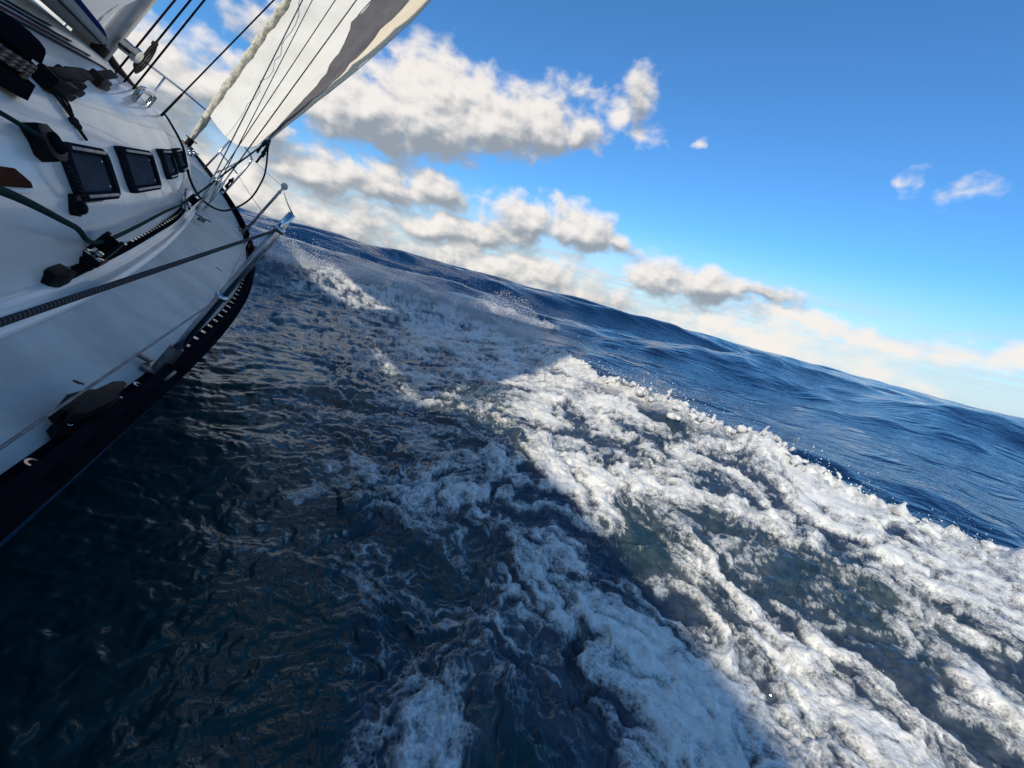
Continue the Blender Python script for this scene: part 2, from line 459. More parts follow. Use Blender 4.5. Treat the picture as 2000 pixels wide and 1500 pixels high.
def sea_material():
    m = bpy.data.materials.new('sea_water')
    m.use_nodes = True
    t = m.node_tree
    t.nodes.clear()
    b = NB(t)
    geo = b.node('ShaderNodeNewGeometry').outputs['Position']
    at = lambda nm: b.node('ShaderNodeAttribute', attribute_name=nm).outputs['Fac']
    F, A, K = at('foam'), at('aer'), at('calmness')
    mp = b.node('ShaderNodeMapping')
    t.links.new(geo, mp.inputs[0])
    mp.inputs['Rotation'].default_value = (0, 0, R_(17))
    mp.inputs['Scale'].default_value = (.5, 1.0, 1.0)
    P = mp.outputs[0]
    # wind ripples, several sizes so that near and far water both carry some
    r1 = b.noise(P, .9, 3, .62, .4)
    r2 = b.noise(P, 5.0, 3, .62, .4)
    r3 = b.noise(P, 26.0, 2, .6, .3)
    hgt = b.m('ADD', b.m('MULTIPLY', r1, .30), b.m('ADD', b.m('MULTIPLY', r2, .052), b.m('MULTIPLY', r3, .009)))
    bump = b.node('ShaderNodeBump')
    b.put(bump.inputs['Strength'], b.lin(K, 0, 1, 1.0, .33))
    bump.inputs['Distance'].default_value = .62
    t.links.new(hgt, bump.inputs['Height'])
    br = b.noise(geo, 16, 5, .70)
    # water
    deep = b.mix(b.ss(b.noise(geo, .05, 3), .35, .7), (.003, .016, .050, 1), (.004, .022, .064, 1))
    green = (.006, .040, .037, 1)
    body = b.mix(K, deep, green)
    milky = b.mix(b.ss(br, .3, .75), (.070, .088, .080, 1), (.25, .27, .245, 1))
    body = b.mix(b.m('MULTIPLY', A, .95), body, milky)
    wat = b.node('ShaderNodeBsdfPrincipled')
    b.put(wat.inputs['Base Color'], body)
    wat.inputs['Roughness'].default_value = .09
    wat.inputs['IOR'].default_value = 1.333
    t.links.new(bump.outputs[0], wat.inputs['Normal'])
    # foam: bubbles of mixed size with small holes
    v1 = b.voro(geo, 75)
    spk = b.noise(geo, 150, 2, .7)
    # grainy everywhere, most of all where the foam is thin
    jit = b.m('ADD', b.m('MULTIPLY_ADD', b.m('SUBTRACT', br, .5), 1.5, 0.0), b.m('ADD', b.m('MULTIPLY', b.m('SUBTRACT', v1, .42), .65), b.m('MULTIPLY', b.m('SUBTRACT', spk, .5), 1.5)))
    thin = b.m('MULTIPLY_ADD', b.m('MULTIPLY', F, b.m('SUBTRACT', 1.0, F)), 2.6, .24)
    mask = b.m('MULTIPLY_ADD', jit, thin, F, clamp=True)
    mask = b.m('MULTIPLY', b.m('MULTIPLY', mask, b.ss(F, .02, .2)), .95)
    fo = b.node('ShaderNodeBsdfPrincipled')
    fcol = b.mix(b.ss(br, .3, .7), (.66, .64, .58, 1), (.87, .84, .76, 1))
    b.put(fo.inputs['Base Color'], fcol)
    fo.inputs['Roughness'].default_value = .55
    fo.inputs['Specular IOR Level'].default_value = .35
    fb = b.node('ShaderNodeBump')
    fb.inputs['Strength'].default_value = .7
    fb.inputs['Distance'].default_value = .010
    b.put(fb.inputs['Height'], b.m('ADD', b.m('MULTIPLY', br, .8), b.m('MULTIPLY', v1, .3)))
    t.links.new(fb.outputs[0], fo.inputs['Normal'])
    mx = b.node('ShaderNodeMixShader')
    b.put(mx.inputs[0], mask)
    t.links.new(wat.outputs[0], mx.inputs[1])
    t.links.new(fo.outputs[0], mx.inputs[2])
    out = b.node('ShaderNodeOutputMaterial')
    t.links.new(mx.outputs[0], out.inputs[0])
    return m


sea = build_sea()
sea.data.materials.append(sea_material())

# ---------------------------------------------------------------- yacht: its lines (boat frame: x starboard, y forward, z up, metres)
BOAT_R = np.array([[0.79766362, -0.4453343, 0.40670642], [0.38872648, 0.89522713, 0.21785339], [-0.46111221, -0.01567617, 0.88720335]])
BOAT_C = np.array([2.1487, 0.0, .62032])            # the lens in the boat frame


def hb(y):                                          # half beam at deck level
    y = np.asarray(y, float)
    b = 2.056 * (1 - np.maximum(0, 1 - (7.933 - y) / 6.836) ** 2.4)
    return np.where(y < 1.0, b - .012 * (1.0 - y) ** 2, b)


def sheer(y):
    return .354 * np.clip(np.asarray(y, float) / 7.933, 0, 1) ** 2


def deck_z(x, y):
    return sheer(y) + .05 * (1 - np.clip(np.asarray(x) / np.maximum(hb(y), .05), -1, 1) ** 2)


_XB = np.array([(-3.2, 1.66), (-1.5, 1.72), (0, 1.735), (1.0, 1.715), (1.7, 1.66), (2.5, 1.54), (3.3, 1.39), (4.1, 1.215), (4.9, 1.0), (5.6, .74), (6.1, .48), (6.45, .2), (6.6, .02)])
_XS = spline(_XB, 240)
_GH = np.array([(-3.2, 1.0), (2.5, 1.0), (4.0, .93), (5.0, .82), (5.6, .70), (6.1, .48), (6.45, .22), (6.6, .05)])


def xb(y):
    return np.interp(y, _XS[:, 0], _XS[:, 1])


def gh(y):
    return np.interp(y, _GH[:, 0], _GH[:, 1])


PROF = np.array([(0, 0), (.012, .035), (.05, .12), (.10, .21), (.19, .305), (.27, .365), (.33, .398), (.40, .42), (.56, .45), (.85, .485)])


def cab_pt(y, h):
    """point of the starboard cabin side at station y, profile height h (before the forward taper)"""
    d = np.interp(h, PROF[:, 1], PROF[:, 0])
    b = xb(y)
    k = np.minimum(1, b / 1.0)
    x = b - d * k
    return np.array([x, y, deck_z(b, y) + h * gh(y)])

# ---------------------------------------------------------------- materials
def mat(name, col, rough=.5, metal=0.0, col2=None, nscale=8.0, bump=0.0, bscale=60.0, spec=.5, coat=0.0, extra=None):
    m = bpy.data.materials.new(name)
    m.use_nodes = True
    t = m.node_tree
    t.nodes.clear()
    b = NB(t)
    tcn = b.node('ShaderNodeTexCoord').outputs['Object']
    p = b.node('ShaderNodeBsdfPrincipled')
    c2 = col2 or tuple(v * .82 for v in col)
    n = b.noise(tcn, nscale, 5, .6)
    b.put(p.inputs['Base Color'], b.mix(b.ss(n, .3, .72), (*col, 1), (*c2, 1)))
    b.put(p.inputs['Roughness'], b.lin(n, .2, .8, max(rough - .06, .02), min(rough + .1, 1)))
    p.inputs['Metallic'].default_value = metal
    p.inputs['Specular IOR Level'].default_value = spec
    p.inputs['Coat Weight'].default_value = coat
    if bump:
        bn = b.node('ShaderNodeBump')
        bn.inputs['Strength'].default_value = 1.0
        bn.inputs['Distance'].default_value = bump
        b.put(bn.inputs['Height'], b.noise(tcn, bscale, 3, .6))
        t.links.new(bn.outputs[0], p.inputs['Normal'])
    o = b.node('ShaderNodeOutputMaterial')
    t.links.new(p.outputs[0], o.inputs[0])
    return m


def rope_mat(name, c1, c2, pitch=90.0):
    """twisted or braided rope: strands wind round the tube (UV u along, v round)"""
    m = bpy.data.materials.new(name)
    m.use_nodes = True
    t = m.node_tree
    t.nodes.clear()
    b = NB(t)
    uv = b.node('ShaderNodeSeparateXYZ')
    t.links.new(b.node('ShaderNodeTexCoord').outputs['UV'], uv.inputs[0])
    ph = b.m('ADD', b.m('MULTIPLY', uv.outputs[0], pitch * 6.283), b.m('MULTIPLY', uv.outputs[1], 6.283 * 2))
    s_ = b.m('SINE', ph)
    p = b.node('ShaderNodeBsdfPrincipled')
    b.put(p.inputs['Base Color'], b.mix(b.ss(s_, -.6, .7), (*c1, 1), (*c2, 1)))
    p.inputs['Roughness'].default_value = .8
    p.inputs['Specular IOR Level'].default_value = .08
    bn = b.node('ShaderNodeBump')
    bn.inputs['Distance'].default_value = .003
    b.put(bn.inputs['Height'], s_)
    t.links.new(bn.outputs[0], p.inputs['Normal'])
    o = b.node('ShaderNodeOutputMaterial')
    t.links.new(p.outputs[0], o.inputs[0])
    return m


def cloth_mat(name, c1, trans=.45, c2=None):
    m = bpy.data.materials.new(name)
    m.use_nodes = True
    t = m.node_tree
    t.nodes.clear()
    b = NB(t)
    tcn = b.node('ShaderNodeTexCoord').outputs['Object']
    col = b.mix(b.ss(b.noise(tcn, 2.5, 4, .6), .3, .7), (*c1, 1), (*(c2 or tuple(v * .9 for v in c1)), 1))
    bn = b.node('ShaderNodeBump')
    bn.inputs['Distance'].default_value = .01
    b.put(bn.inputs['Height'], b.noise(tcn, 9, 5, .6))
    d = b.node('ShaderNodeBsdfDiffuse')
    tr = b.node('ShaderNodeBsdfTranslucent')
    for s_ in (d, tr):
        b.put(s_.inputs['Color'], col)
        t.links.new(bn.outputs[0], s_.inputs['Normal'])
    mx = b.node('ShaderNodeMixShader')
    mx.inputs[0].default_value = trans
    t.links.new(d.outputs[0], mx.inputs[1])
    t.links.new(tr.outputs[0], mx.inputs[2])
    o = b.node('ShaderNodeOutputMaterial')
    t.links.new(mx.outputs[0], o.inputs[0])
    return m


M = dict(
    gel=mat('white_gelcoat', (.66, .64, .60), .30, 0, (.55, .535, .50), 3.0, coat=.3),
    nonskid=mat('non_skid_deck', (.58, .55, .48), .7, 0, (.43, .41, .36), 5.0, .0016, 260),
    blue=mat('blue_topside', (.02, .09, .20), .2, 0),
    black=mat('black_plastic', (.010, .010, .011), .45, spec=.04),
    anod=mat('black_anodised_rail', (.006, .006, .008), .40, .0, (.012, .011, .014), 14, spec=.0),
    steel=mat('stainless_steel', (.62, .62, .63), .16, 1.0, (.40, .40, .42), 30),
    dsteel=mat('weathered_wire', (.20, .20, .21), .4, .8, (.09, .09, .10), 40),
    glass=mat('smoked_acrylic', (.045, .050, .062), .3, 0, (.065, .07, .085), 4, spec=.0),
    alu=mat('grey_aluminium', (.55, .56, .58), .38, .6),
    canvas=cloth_mat('navy_canvas', (.012, .03, .12), .1),
    bag=cloth_mat('grey_sail_bag', (.44, .44, .43), .2),
    sail=cloth_mat('cream_sailcloth', (.73, .69, .61), .18),
    strip=cloth_mat('grey_sacrificial_strip', (.13, .125, .13), .15, (.095, .09, .095)),
    tape=cloth_mat('beige_leech_cloth', (.72, .63, .48), .2),
    main=cloth_mat('grey_white_sailcloth', (.62, .62, .60), .3),
    furl=mat('weathered_furled_cloth', (.62, .56, .42), .8, 0, (.30, .29, .24), 26, .006, 40),
    green=rope_mat('dark_green_rope', (.003, .020, .022), (.012, .065, .058), 120),
    dark=rope_mat('black_rope', (.008, .009, .011), (.03, .033, .036), 70),
    red=rope_mat('red_fleck_rope', (.18, .03, .05), (.05, .03, .05), 60),
    tan=rope_mat('tan_rope', (.30, .23, .17), (.12, .09, .08), 60),
    wire=rope_mat('twisted_wire', (.045, .046, .05), (.12, .12, .125), 190),
    brown=mat('varnished_wood', (.08, .03, .018), .45, 0, (.045, .018, .011), 20, spec=.0),
    clear=mat('clear_plastic_disc', (.45, .46, .45), .25),
    white=mat('white_plastic', (.78, .78, .76), .35),
    dirt=mat('rust_stain', (.10, .06, .035), .8))


# ---------------------------------------------------------------- mesh helpers
def link(name, me, material, parent=None, smooth=True):
    me.materials.append(material)
    if smooth:
        me.polygons.foreach_set('use_smooth', np.ones(len(me.polygons), bool))
    o = bpy.data.objects.new(name, me)
    if parent is not None:
        o.parent = parent
    COL.objects.link(o)
    return o


def tag(o, label=None, cat=None, group=None, kind=None):
    for k, v in (('label', label), ('category', cat), ('group', group), ('kind', kind)):
        if v:
            o[k] = v
    return o


def tube_data(pts, r, n=8, smooth=True, res=8):
    P = np.array(pts, float)
    rad = np.full(len(P), r, float) if np.isscalar(r) else np.array(r, float)
    if smooth and len(P) > 2:
        k = (len(P) - 1) * res + 1
        q = spline(np.hstack([P, rad[:, None]]), k)
        P, rad = q[:, :3], q[:, 3]
    T = np.gradient(P, axis=0)
    T /= np.linalg.norm(T, axis=1)[:, None] + 1e-12
    ref = np.array([0, 0, 1.0]) if abs(T[0][2]) < .9 else np.array([1.0, 0, 0])
    N = np.cross(T[0], ref)
    N /= np.linalg.norm(N)
    V, U = [], []
    L = np.concatenate([[0], np.cumsum(np.linalg.norm(np.diff(P, axis=0), axis=1))])
    for i in range(len(P)):
        N = N - T[i] * (N @ T[i])
        N /= np.linalg.norm(N) + 1e-12
        B = np.cross(T[i], N)
        a = np.arange(n) * 2 * math.pi / n
        V.append(P[i] + rad[i] * (np.cos(a)[:, None] * N + np.sin(a)[:, None] * B))
    V = np.vstack(V)
    F = []
    for i in range(len(P) - 1):
        for j in range(n):
            j2 = (j + 1) % n
            F.append((i * n + j, i * n + j2, (i + 1) * n + j2, (i + 1) * n + j))
            U.append(((L[i], j / n), (L[i], (j + 1) / n), (L[i + 1], (j + 1) / n), (L[i + 1], j / n)))
    m0 = len(P) - 1
    F.append(tuple(range(n - 1, -1, -1)))
    U.append(((0, 0),) * n)
    F.append(tuple(m0 * n + j for j in range(n)))
    U.append(((0, 0),) * n)
    return V, F, U


def tube(name, pts, r, material, parent=None, n=8, smooth=True, res=8):
    V, F, U = tube_data(pts, r, n, smooth, res)
    me = bpy.data.meshes.new(name)
    me.from_pydata(V.tolist(), [], F)
    uv = me.uv_layers.new(name='UVMap')
    uv.data.foreach_set('uv', np.array([c for f_ in U for c in f_], float).ravel())
    return link(name, me, material, parent)


def loft(name, grid, material, parent=None, closed_v=False, smooth=True, solid=0.0):
    G = np.array(grid, float)
    a, b_ = G.shape[:2]
    F = []
    for i in range(a - 1):
        for j in range(b_ if closed_v else b_ - 1):
            j2 = (j + 1) % b_
            F.append((i * b_ + j, i * b_ + j2, (i + 1) * b_ + j2, (i + 1) * b_ + j))
    me = bpy.data.meshes.new(name)
    me.from_pydata(G.reshape(-1, 3).tolist(), [], F)
    o = link(name, me, material, parent, smooth)
    if solid:
        md = o.modifiers.new('thickness', 'SOLIDIFY')
        md.thickness = solid
        md.offset = 0
    return o


def frame_at(o, x, y):
    """4x4 matrix with origin o, x axis along x, z axis = x cross y side"""
    X = Vector(x).normalized()
    Z = X.cross(Vector(y)).normalized()
    Y = Z.cross(X)
    return Matrix(((X[0], Y[0], Z[0], o[0]), (X[1], Y[1], Z[1], o[1]), (X[2], Y[2], Z[2], o[2]), (0, 0, 0, 1)))


I4 = Matrix.Identity(4)


def shape(name, material, parent=None, mx=I4, bevel=.0, smooth=True, parts=()):
    """joined primitives: ('box', centre, size), ('cyl', p, q, r0, r1), ('ball', centre, (rx, ry, rz)), ('prism', outline xy, z0, z1)"""
    bm = bmesh.new()
    for p in parts:
        if p[0] == 'box':
            g_ = bmesh.ops.create_cube(bm, size=1.0)
            vs = g_['verts']
            bmesh.ops.scale(bm, vec=p[2], verts=vs)
            bmesh.ops.translate(bm, vec=p[1], verts=vs)
            if bevel:
                es = list({e for v in vs for e in v.link_edges})
                bmesh.ops.bevel(bm, geom=es, offset=min(bevel, min(p[2]) * .45), segments=2, affect='EDGES', profile=.6)
        elif p[0] == 'cyl':
            a, c = Vector(p[1]), Vector(p[2])
            g_ = bmesh.ops.create_cone(bm, cap_ends=True, segments=14, radius1=p[3], radius2=p[4] if len(p) > 4 else p[3], depth=(c - a).length)
            rt = (c - a).to_track_quat('Z', 'Y').to_matrix().to_4x4()
            rt.translation = (a + c) / 2
            bmesh.ops.transform(bm, matrix=rt, verts=g_['verts'])
        elif p[0] == 'ball':
            g_ = bmesh.ops.create_uvsphere(bm, u_segments=12, v_segments=8, radius=1.0)
            bmesh.ops.scale(bm, vec=p[2], verts=g_['verts'])
            bmesh.ops.translate(bm, vec=p[1], verts=g_['verts'])
        elif p[0] == 'prism':
            lo = [bm.verts.new((x, y, p[2])) for x, y in p[1]]
            hi = [bm.verts.new((x, y, p[3])) for x, y in p[1]]
            k = len(lo)
            fs = [bm.faces.new(lo[::-1]), bm.faces.new(hi)]
            for i in range(k):
                fs.append(bm.faces.new((lo[i], lo[(i + 1) % k], hi[(i + 1) % k], hi[i])))
            if bevel:
                bmesh.ops.bevel(bm, geom=[e for e in fs[1].edges], offset=bevel, segments=2, affect='EDGES', profile=.6)
        elif p[0] == 'ring':                          # flat ring in xy: centre, outer, inner, height
            c, ro, ri, hh = p[1:5]
            k = 18
            R4 = [[bm.verts.new((c[0] + rr * math.cos(i * 2 * math.pi / k), c[1] + rr * math.sin(i * 2 * math.pi / k), c[2] + zz_)) for i in range(k)] for rr, zz_ in ((ri, 0), (ro, 0), (ro, hh), (ri, hh))]
            for q_ in range(4):
                for i in range(k):
                    bm.faces.new((R4[q_][i], R4[q_][(i + 1) % k], R4[(q_ + 1) % 4][(i + 1) % k], R4[(q_ + 1) % 4][i]))
    bmesh.ops.recalc_face_normals(bm, faces=bm.faces)
    me = bpy.data.meshes.new(name)
    bm.to_mesh(me)
    bm.free()
    o = link(name, me, material, parent, smooth)
    if smooth:
        try:
            me.set_sharp_from_angle(angle=R_(38))
        except Exception:
            pass
    o.matrix_local = mx
    return o


BM = Matrix.Identity(4)
for i in range(3):
    for j in range(3):
        BM[i][j] = BOAT_R[i][j]
_t = -BOAT_R @ BOAT_C
BM.translation = Vector((_t[0], _t[1], _t[2] + H_CAM))


def thing(name, label, cat, group=None):
    o = bpy.data.objects.new(name, None)
    o.empty_display_size = .2
    COL.objects.link(o)
    o.matrix_world = BM
    return tag(o, label, cat, group)


# ---------------------------------------------------------------- the yacht
Y = thing('sailing_yacht', 'white sailing yacht heeled over to starboard, cabin windows and side deck in shade', 'yacht')
ys = np.concatenate([np.linspace(-3.2, 5, 42), np.linspace(5.1, 7.93, 40)])
# hull topsides and bottom
sec = [(1.0, 0), (.998, -.08), (.986, -.3), (.955, -.6), (.91, -.85), (.8, -1.08), (.5, -1.28), (.15, -1.38), (0, -1.4)]
H_ = []
for y in ys:
    b_, z = float(hb(y)), float(sheer(y))
    f = max(0, (y - 4) / 3.93)
    ring = [(b_ * k * (1 - .55 * f * min(1, -d / 1.0)) + .004, y - .75 * f * f * min(1, -d / 1.4), z + d * (1 - .25 * f)) for k, d in sec]
    H_.append(ring + [(-x, yy, zz_) for x, yy, zz_ in ring[::-1][1:]])
hull = loft('hull', H_, M['blue'], Y)
hull['label'] = 'glossy blue topside seen edge on below the black rail'
# deck
loft('deck', [[(float(hb(y)) * k, y, float(deck_z(hb(y) * k, y))) for k in np.linspace(-1, 1, 25)] for y in ys], M['nonskid'], Y)
# smooth gelcoat margin along the foot of the cabin
mg = [[(float(xb(y)) + dx, y, float(deck_z(xb(y) + dx, y)) + dz) for dx, dz in ((-.05, .004), (.0, .012), (.012, .012), (.02, .006), (.05, .006), (.06, .014), (.075, .014), (.08, .001))] for y in np.linspace(-3.0, 4.9, 60)]
loft('deck_margin', mg, M['gel'], Y)
# coachroof
G_ = []
for y in np.concatenate([np.linspace(-3.2, 4.8, 50), np.linspace(4.9, 6.6, 30)]):
    b_ = float(xb(y))
    k = min(1, b_ / 1.0)
    row = [(b_ - d * k, y, float(deck_z(b_, y)) + h * float(gh(y)) - (.02 if h == 0 else 0)) for d, h in PROF]
    x9 = row[-1][0]
    row += [(x9 * q, y, float(deck_z(b_, y)) + float(gh(y)) * (.485 + .05 * (1 - q * q))) for q in (.75, .5, .25)]
    c_ = (0, y, float(deck_z(b_, y)) + float(gh(y)) * .535)
    G_.append(row + [c_] + [(-x, yy, zz_) for x, yy, zz_ in row[::-1]])
cab = loft('coachroof', G_, M['gel'], Y)


def cab_frame(y, h):
    p = cab_pt(y, h)
    t1 = cab_pt(y + .05, h) - cab_pt(y - .05, h)
    t2 = cab_pt(y, h + .02) - cab_pt(y, h - .02)
    return p, Vector(t1).normalized(), Vector(t2).normalized()


def rrect(w_, h_, r_, n=5):
    out = []
    for cx, cy, a0 in ((w_ / 2 - r_, h_ / 2 - r_, 0), (-w_ / 2 + r_, h_ / 2 - r_, 90), (-w_ / 2 + r_, -h_ / 2 + r_, 180), (w_ / 2 - r_, -h_ / 2 + r_, 270)):
        for i in range(n + 1):
            a = R_(a0 + 90 * i / n)
            out.append((cx + r_ * math.cos(a), cy + r_ * math.sin(a)))
    return out


def window(y0, y1, h0, h1, lab):
    p, tx, ty = cab_frame((y0 + y1) / 2, (h0 + h1) / 2)
    mx = frame_at(p, tx, ty)
    w_ = (Vector(cab_pt(y1, (h0 + h1) / 2)) - Vector(cab_pt(y0, (h0 + h1) / 2))).length
    h_ = (Vector(cab_pt((y0 + y1) / 2, h1)) - Vector(cab_pt((y0 + y1) / 2, h0))).length
    A, Bq, Cq = rrect(w_, h_, .035), rrect(w_ - .022, h_ - .022, .028), rrect(w_ - .05, h_ - .05, .018)
    rows = [[(x, y, z) for x, y in o_] for o_, z in ((A, -.03), (A, .016), (Bq, .024), (Cq, .018), (Cq, .0))]
    f_ = loft('window', rows, M['steelblk'], Y, closed_v=True, smooth=False)
    f_.matrix_local = mx
    f_['label'] = lab
    g_ = shape('pane', M['glass'], f_, parts=[('prism', rrect(w_ - .044, h_ - .044, .018), -.02, .006)], smooth=False)
    for sy_ in (-1, 1):
        shape('sill', M['dsteel'], f_, Matrix.Translation((0, sy_ * (h_ / 2 - .014), .0215)), bevel=.003, parts=[('box', (0, 0, 0), (w_ - .075, .010, .006))])
    for sx_ in (-1, 1):
        for sy_ in (-1, 1):
            shape('screw', M['steel'], f_, Matrix.Translation((sx_ * (w_ / 2 - .045), sy_ * (h_ / 2 - .04), .006)), parts=[('ball', (0, 0, 0), (.005, .005, .003))])


M['steelblk'] = mat('dark_window_frame', (.012, .013, .016), .3, .0, (.02, .022, .026), 20, spec=.0)
window(1.70, 2.06, .205, .318, 'largest dark framed cabin window nearest the camera')
window(2.25, 2.80, .212, .330, 'middle dark framed cabin window')
window(3.12, 3.50, .235, .342, 'foreshortened cabin window nearest the bow')
window(3.72, 4.15, .245, .345, 'sliver of the foremost cabin window')

# toe rail: flange, fin and eyelets
yr = np.concatenate([np.linspace(-3, 5, 60), np.linspace(5.1, 7.85, 40)])
def rail(sg):
    rows = []
    for y in yr:
        b_, z = float(hb(y)), float(sheer(y))
        rows.append([(sg * (b_ + dx), y, z + dz) for dx, dz in ((-.060, .002), (-.060, .007), (-.030, .009), (-.030, .038), (-.036, .042), (-.036, .048), (-.014, .048), (-.014, .042), (-.020, .038), (-.020, .009), (.006, .006), (.007, -.016), (.001, -.018))])
    return loft('toe_rail', rows, M['anod'], Y, closed_v=True, smooth=False)
tr_ = rail(1)
rail(-1)
for k, y in enumerate(np.arange(.45, 4.2, .105)):
    b_, z = float(hb(y)), float(sheer(y))
    sl_ = (float(hb(y + .05)) - float(hb(y - .05))) / .1
    mx = frame_at((b_ - .046, y, z + .0075), (sl_, 1, 0), (-1, sl_, 0))
    shape('eyelet', M['steel'], tr_, mx, parts=[('ring', (0, 0, 0), .011, .0065, .004)], smooth=False)
# midship cleat: base and two broad horns
mx = frame_at((2.0, 1.05, .026), (.0, 1, 0), (-1, 0, 0)) @ Matrix.Scale(.62, 4)
ck = shape('mooring_cleat', M['black'], Y, mx, bevel=.006, parts=[
    ('prism', [(-.16, -.03), (.17, -.03), (.19, 0), (.16, .03), (-.15, .03), (-.18, 0)], -.01, .018),
    ('prism', [(-.06, -.018), (.07, -.018), (.08, .0), (.06, .018), (-.06, .018)], .018, .055),
    ('prism', [(-.17, .005), (-.14, -.014), (-.02, -.028), (.03, -.028), (.16, -.012), (.17, .004), (.13, .022), (.0, .03), (-.12, .024)], .05, .082)])
shape('fairlead_horn', M['black'], ck, bevel=.004, parts=[('prism', [(-.12, .03), (-.1, .055), (-.02, .07), (.06, .055), (.12, .02), (.1, .012), (-.08, .02)], .0, .05)])
for dx in (-.12, .12):
    shape('bolt', M['steel'], ck, parts=[('ball', (dx, 0, .02), (.008, .008, .005))])


# stanchions and pulpit
def stanchion(y, sg=1, height=.60, disc=False, r_=.0125, lean=.02, lab=None):
    b_, z = float(hb(y)), float(sheer(y))
    p0, p1 = Vector((sg * (b_ - .045), y, z + .004)), Vector((sg * (b_ - .045 + lean), y + .01, z + height))
    s_ = tube('stanchion', [p0, p0.lerp(p1, .92), p1], [r_, r_, r_ * .8], M['steel'], Y, 12, smooth=False)
    if lab:
        s_['label'] = lab
    shape('stanchion_base', M['dsteel'], s_, Matrix.Translation(p0), bevel=.003, parts=[('box', (0, 0, .006), (.07, .08, .012)), ('cyl', (0, 0, .0), (0, 0, .09), r_ * 1.5, r_ * 1.35), ('box', (sg * -.045, 0, .02), (.04, .022, .010))])
    for f in (.47, .9):
        q = p0.lerp(p1, f)
        shape('wire_ferrule', M['steel'], s_, Matrix.Translation(q), parts=[('ball', (0, 0, 0), (r_ * 1.45, r_ * 1.45, r_ * 1.0))])
    if disc:
        shape('cap_disc', M['clear'], s_, frame_at(p1 + Vector((0, 0, .012)), (.8, .55, .25), (.0, .3, .9)), parts=[('cyl', (0, 0, -.003), (0, 0, .003), .034), ('cyl', (0, 0, -.006), (0, 0, .006), .012)])
    return p0, p1


A0, A1 = stanchion(1.425, 1, .60, lean=.01, lab='thick steel stanchion nearest the camera')
B0, B1 = stanchion(4.95, 1, .60, disc=True, lab='steel stanchion with a round clear disc on top')
Pp0, Pp1 = stanchion(3.0, -1)
Pq0, Pq1 = stanchion(5.0, -1, disc=True)
# bow pulpit
zt = lambda y, f=.6: float(sheer(y)) + f
for sg in (1, -1):
    top = [(sg * (float(hb(6.42)) - .03), 6.42, zt(6.42, .0)), (sg * (float(hb(6.42)) - .02), 6.43, zt(6.42, .45)), (sg * (float(hb(6.5)) - .02), 6.5, zt(6.5, .57)),
           (sg * (float(hb(7.0)) + .01), 7.0, zt(7.0, .60)), (sg * .34, 7.6, zt(7.6, .61)), (sg * .16, 8.0, zt(7.93, .60)), (0, 8.08, zt(7.93, .60))]
    pu = tube('pulpit', top, .0125, M['steel'], Y, 10)
    tube('pulpit_leg', [(sg * (float(hb(7.29)) - .03), 7.29, zt(7.29, 0)), (sg * (float(hb(7.29)) + .0), 7.3, zt(7.3, .6))], .0115, M['steel'], pu, 10, False)
    tube('pulpit_mid_rail', [(sg * (float(hb(6.43)) - .025), 6.43, zt(6.43, .30)), (sg * (float(hb(6.9)) - .02), 6.9, zt(6.9, .31)), (sg * (float(hb(7.29)) - .01), 7.29, zt(7.29, .31))], .010, M['steel'], pu, 8)
    tube('pulpit_base', [(sg * (float(hb(6.42)) - .03), 6.42, zt(6.42, .0)), (sg * (float(hb(6.42)) - .03), 6.42, zt(6.42, .03))], .028, M['steel'], pu, 10, False)
# lifelines
def wire(name, a, b_, sag, r_, material, lab=None, n=6):
    a, b_ = Vector(a), Vector(b_)
    pts = [a.lerp(b_, t) - Vector((0, 0, sag * 4 * t * (1 - t))) for t in np.linspace(0, 1, 7)]
    o = tube(name, pts, r_, material, Y, n, True, 4)
    if lab:
        o['label'] = lab
    return o


sU, sM = A0.lerp(A1, .90), A0.lerp(A1, .47)
wire('lifeline', sU, sU + (Vector((2.0, .471, .394)) - sU) * 3.1, -.006, .0034, M['wire'], 'thick twisted wire lifeline running aft from the near stanchion', 10)
wire('lifeline', sM, sM + (Vector((2.025, .58, .215)) - sM) * 2.9, .0, .0022, M['dsteel'], 'lower thin lifeline crossing the side deck')
wire('lifeline', A1, B1, .01, .0025, M['dsteel'])
wire('lifeline', B1, (float(hb(6.5)) - .02, 6.5, zt(6.5, .57)), .008, .0025, M['dsteel'])
wire('lifeline', sM, B0.lerp(B1, .47), .01, .0025, M['dsteel'])
wire('lifeline', B0.lerp(B1, .47), (float(hb(6.43)) - .025, 6.43, zt(6.43, .30)), .008, .0025, M['dsteel'])
wire('lifeline', Pp1, Pq1, .01, .003, M['dsteel'])
wire('lifeline', Pq1, (-(float(hb(6.5)) - .02), 6.5, zt(6.5, .57)), .008, .003, M['dsteel'])

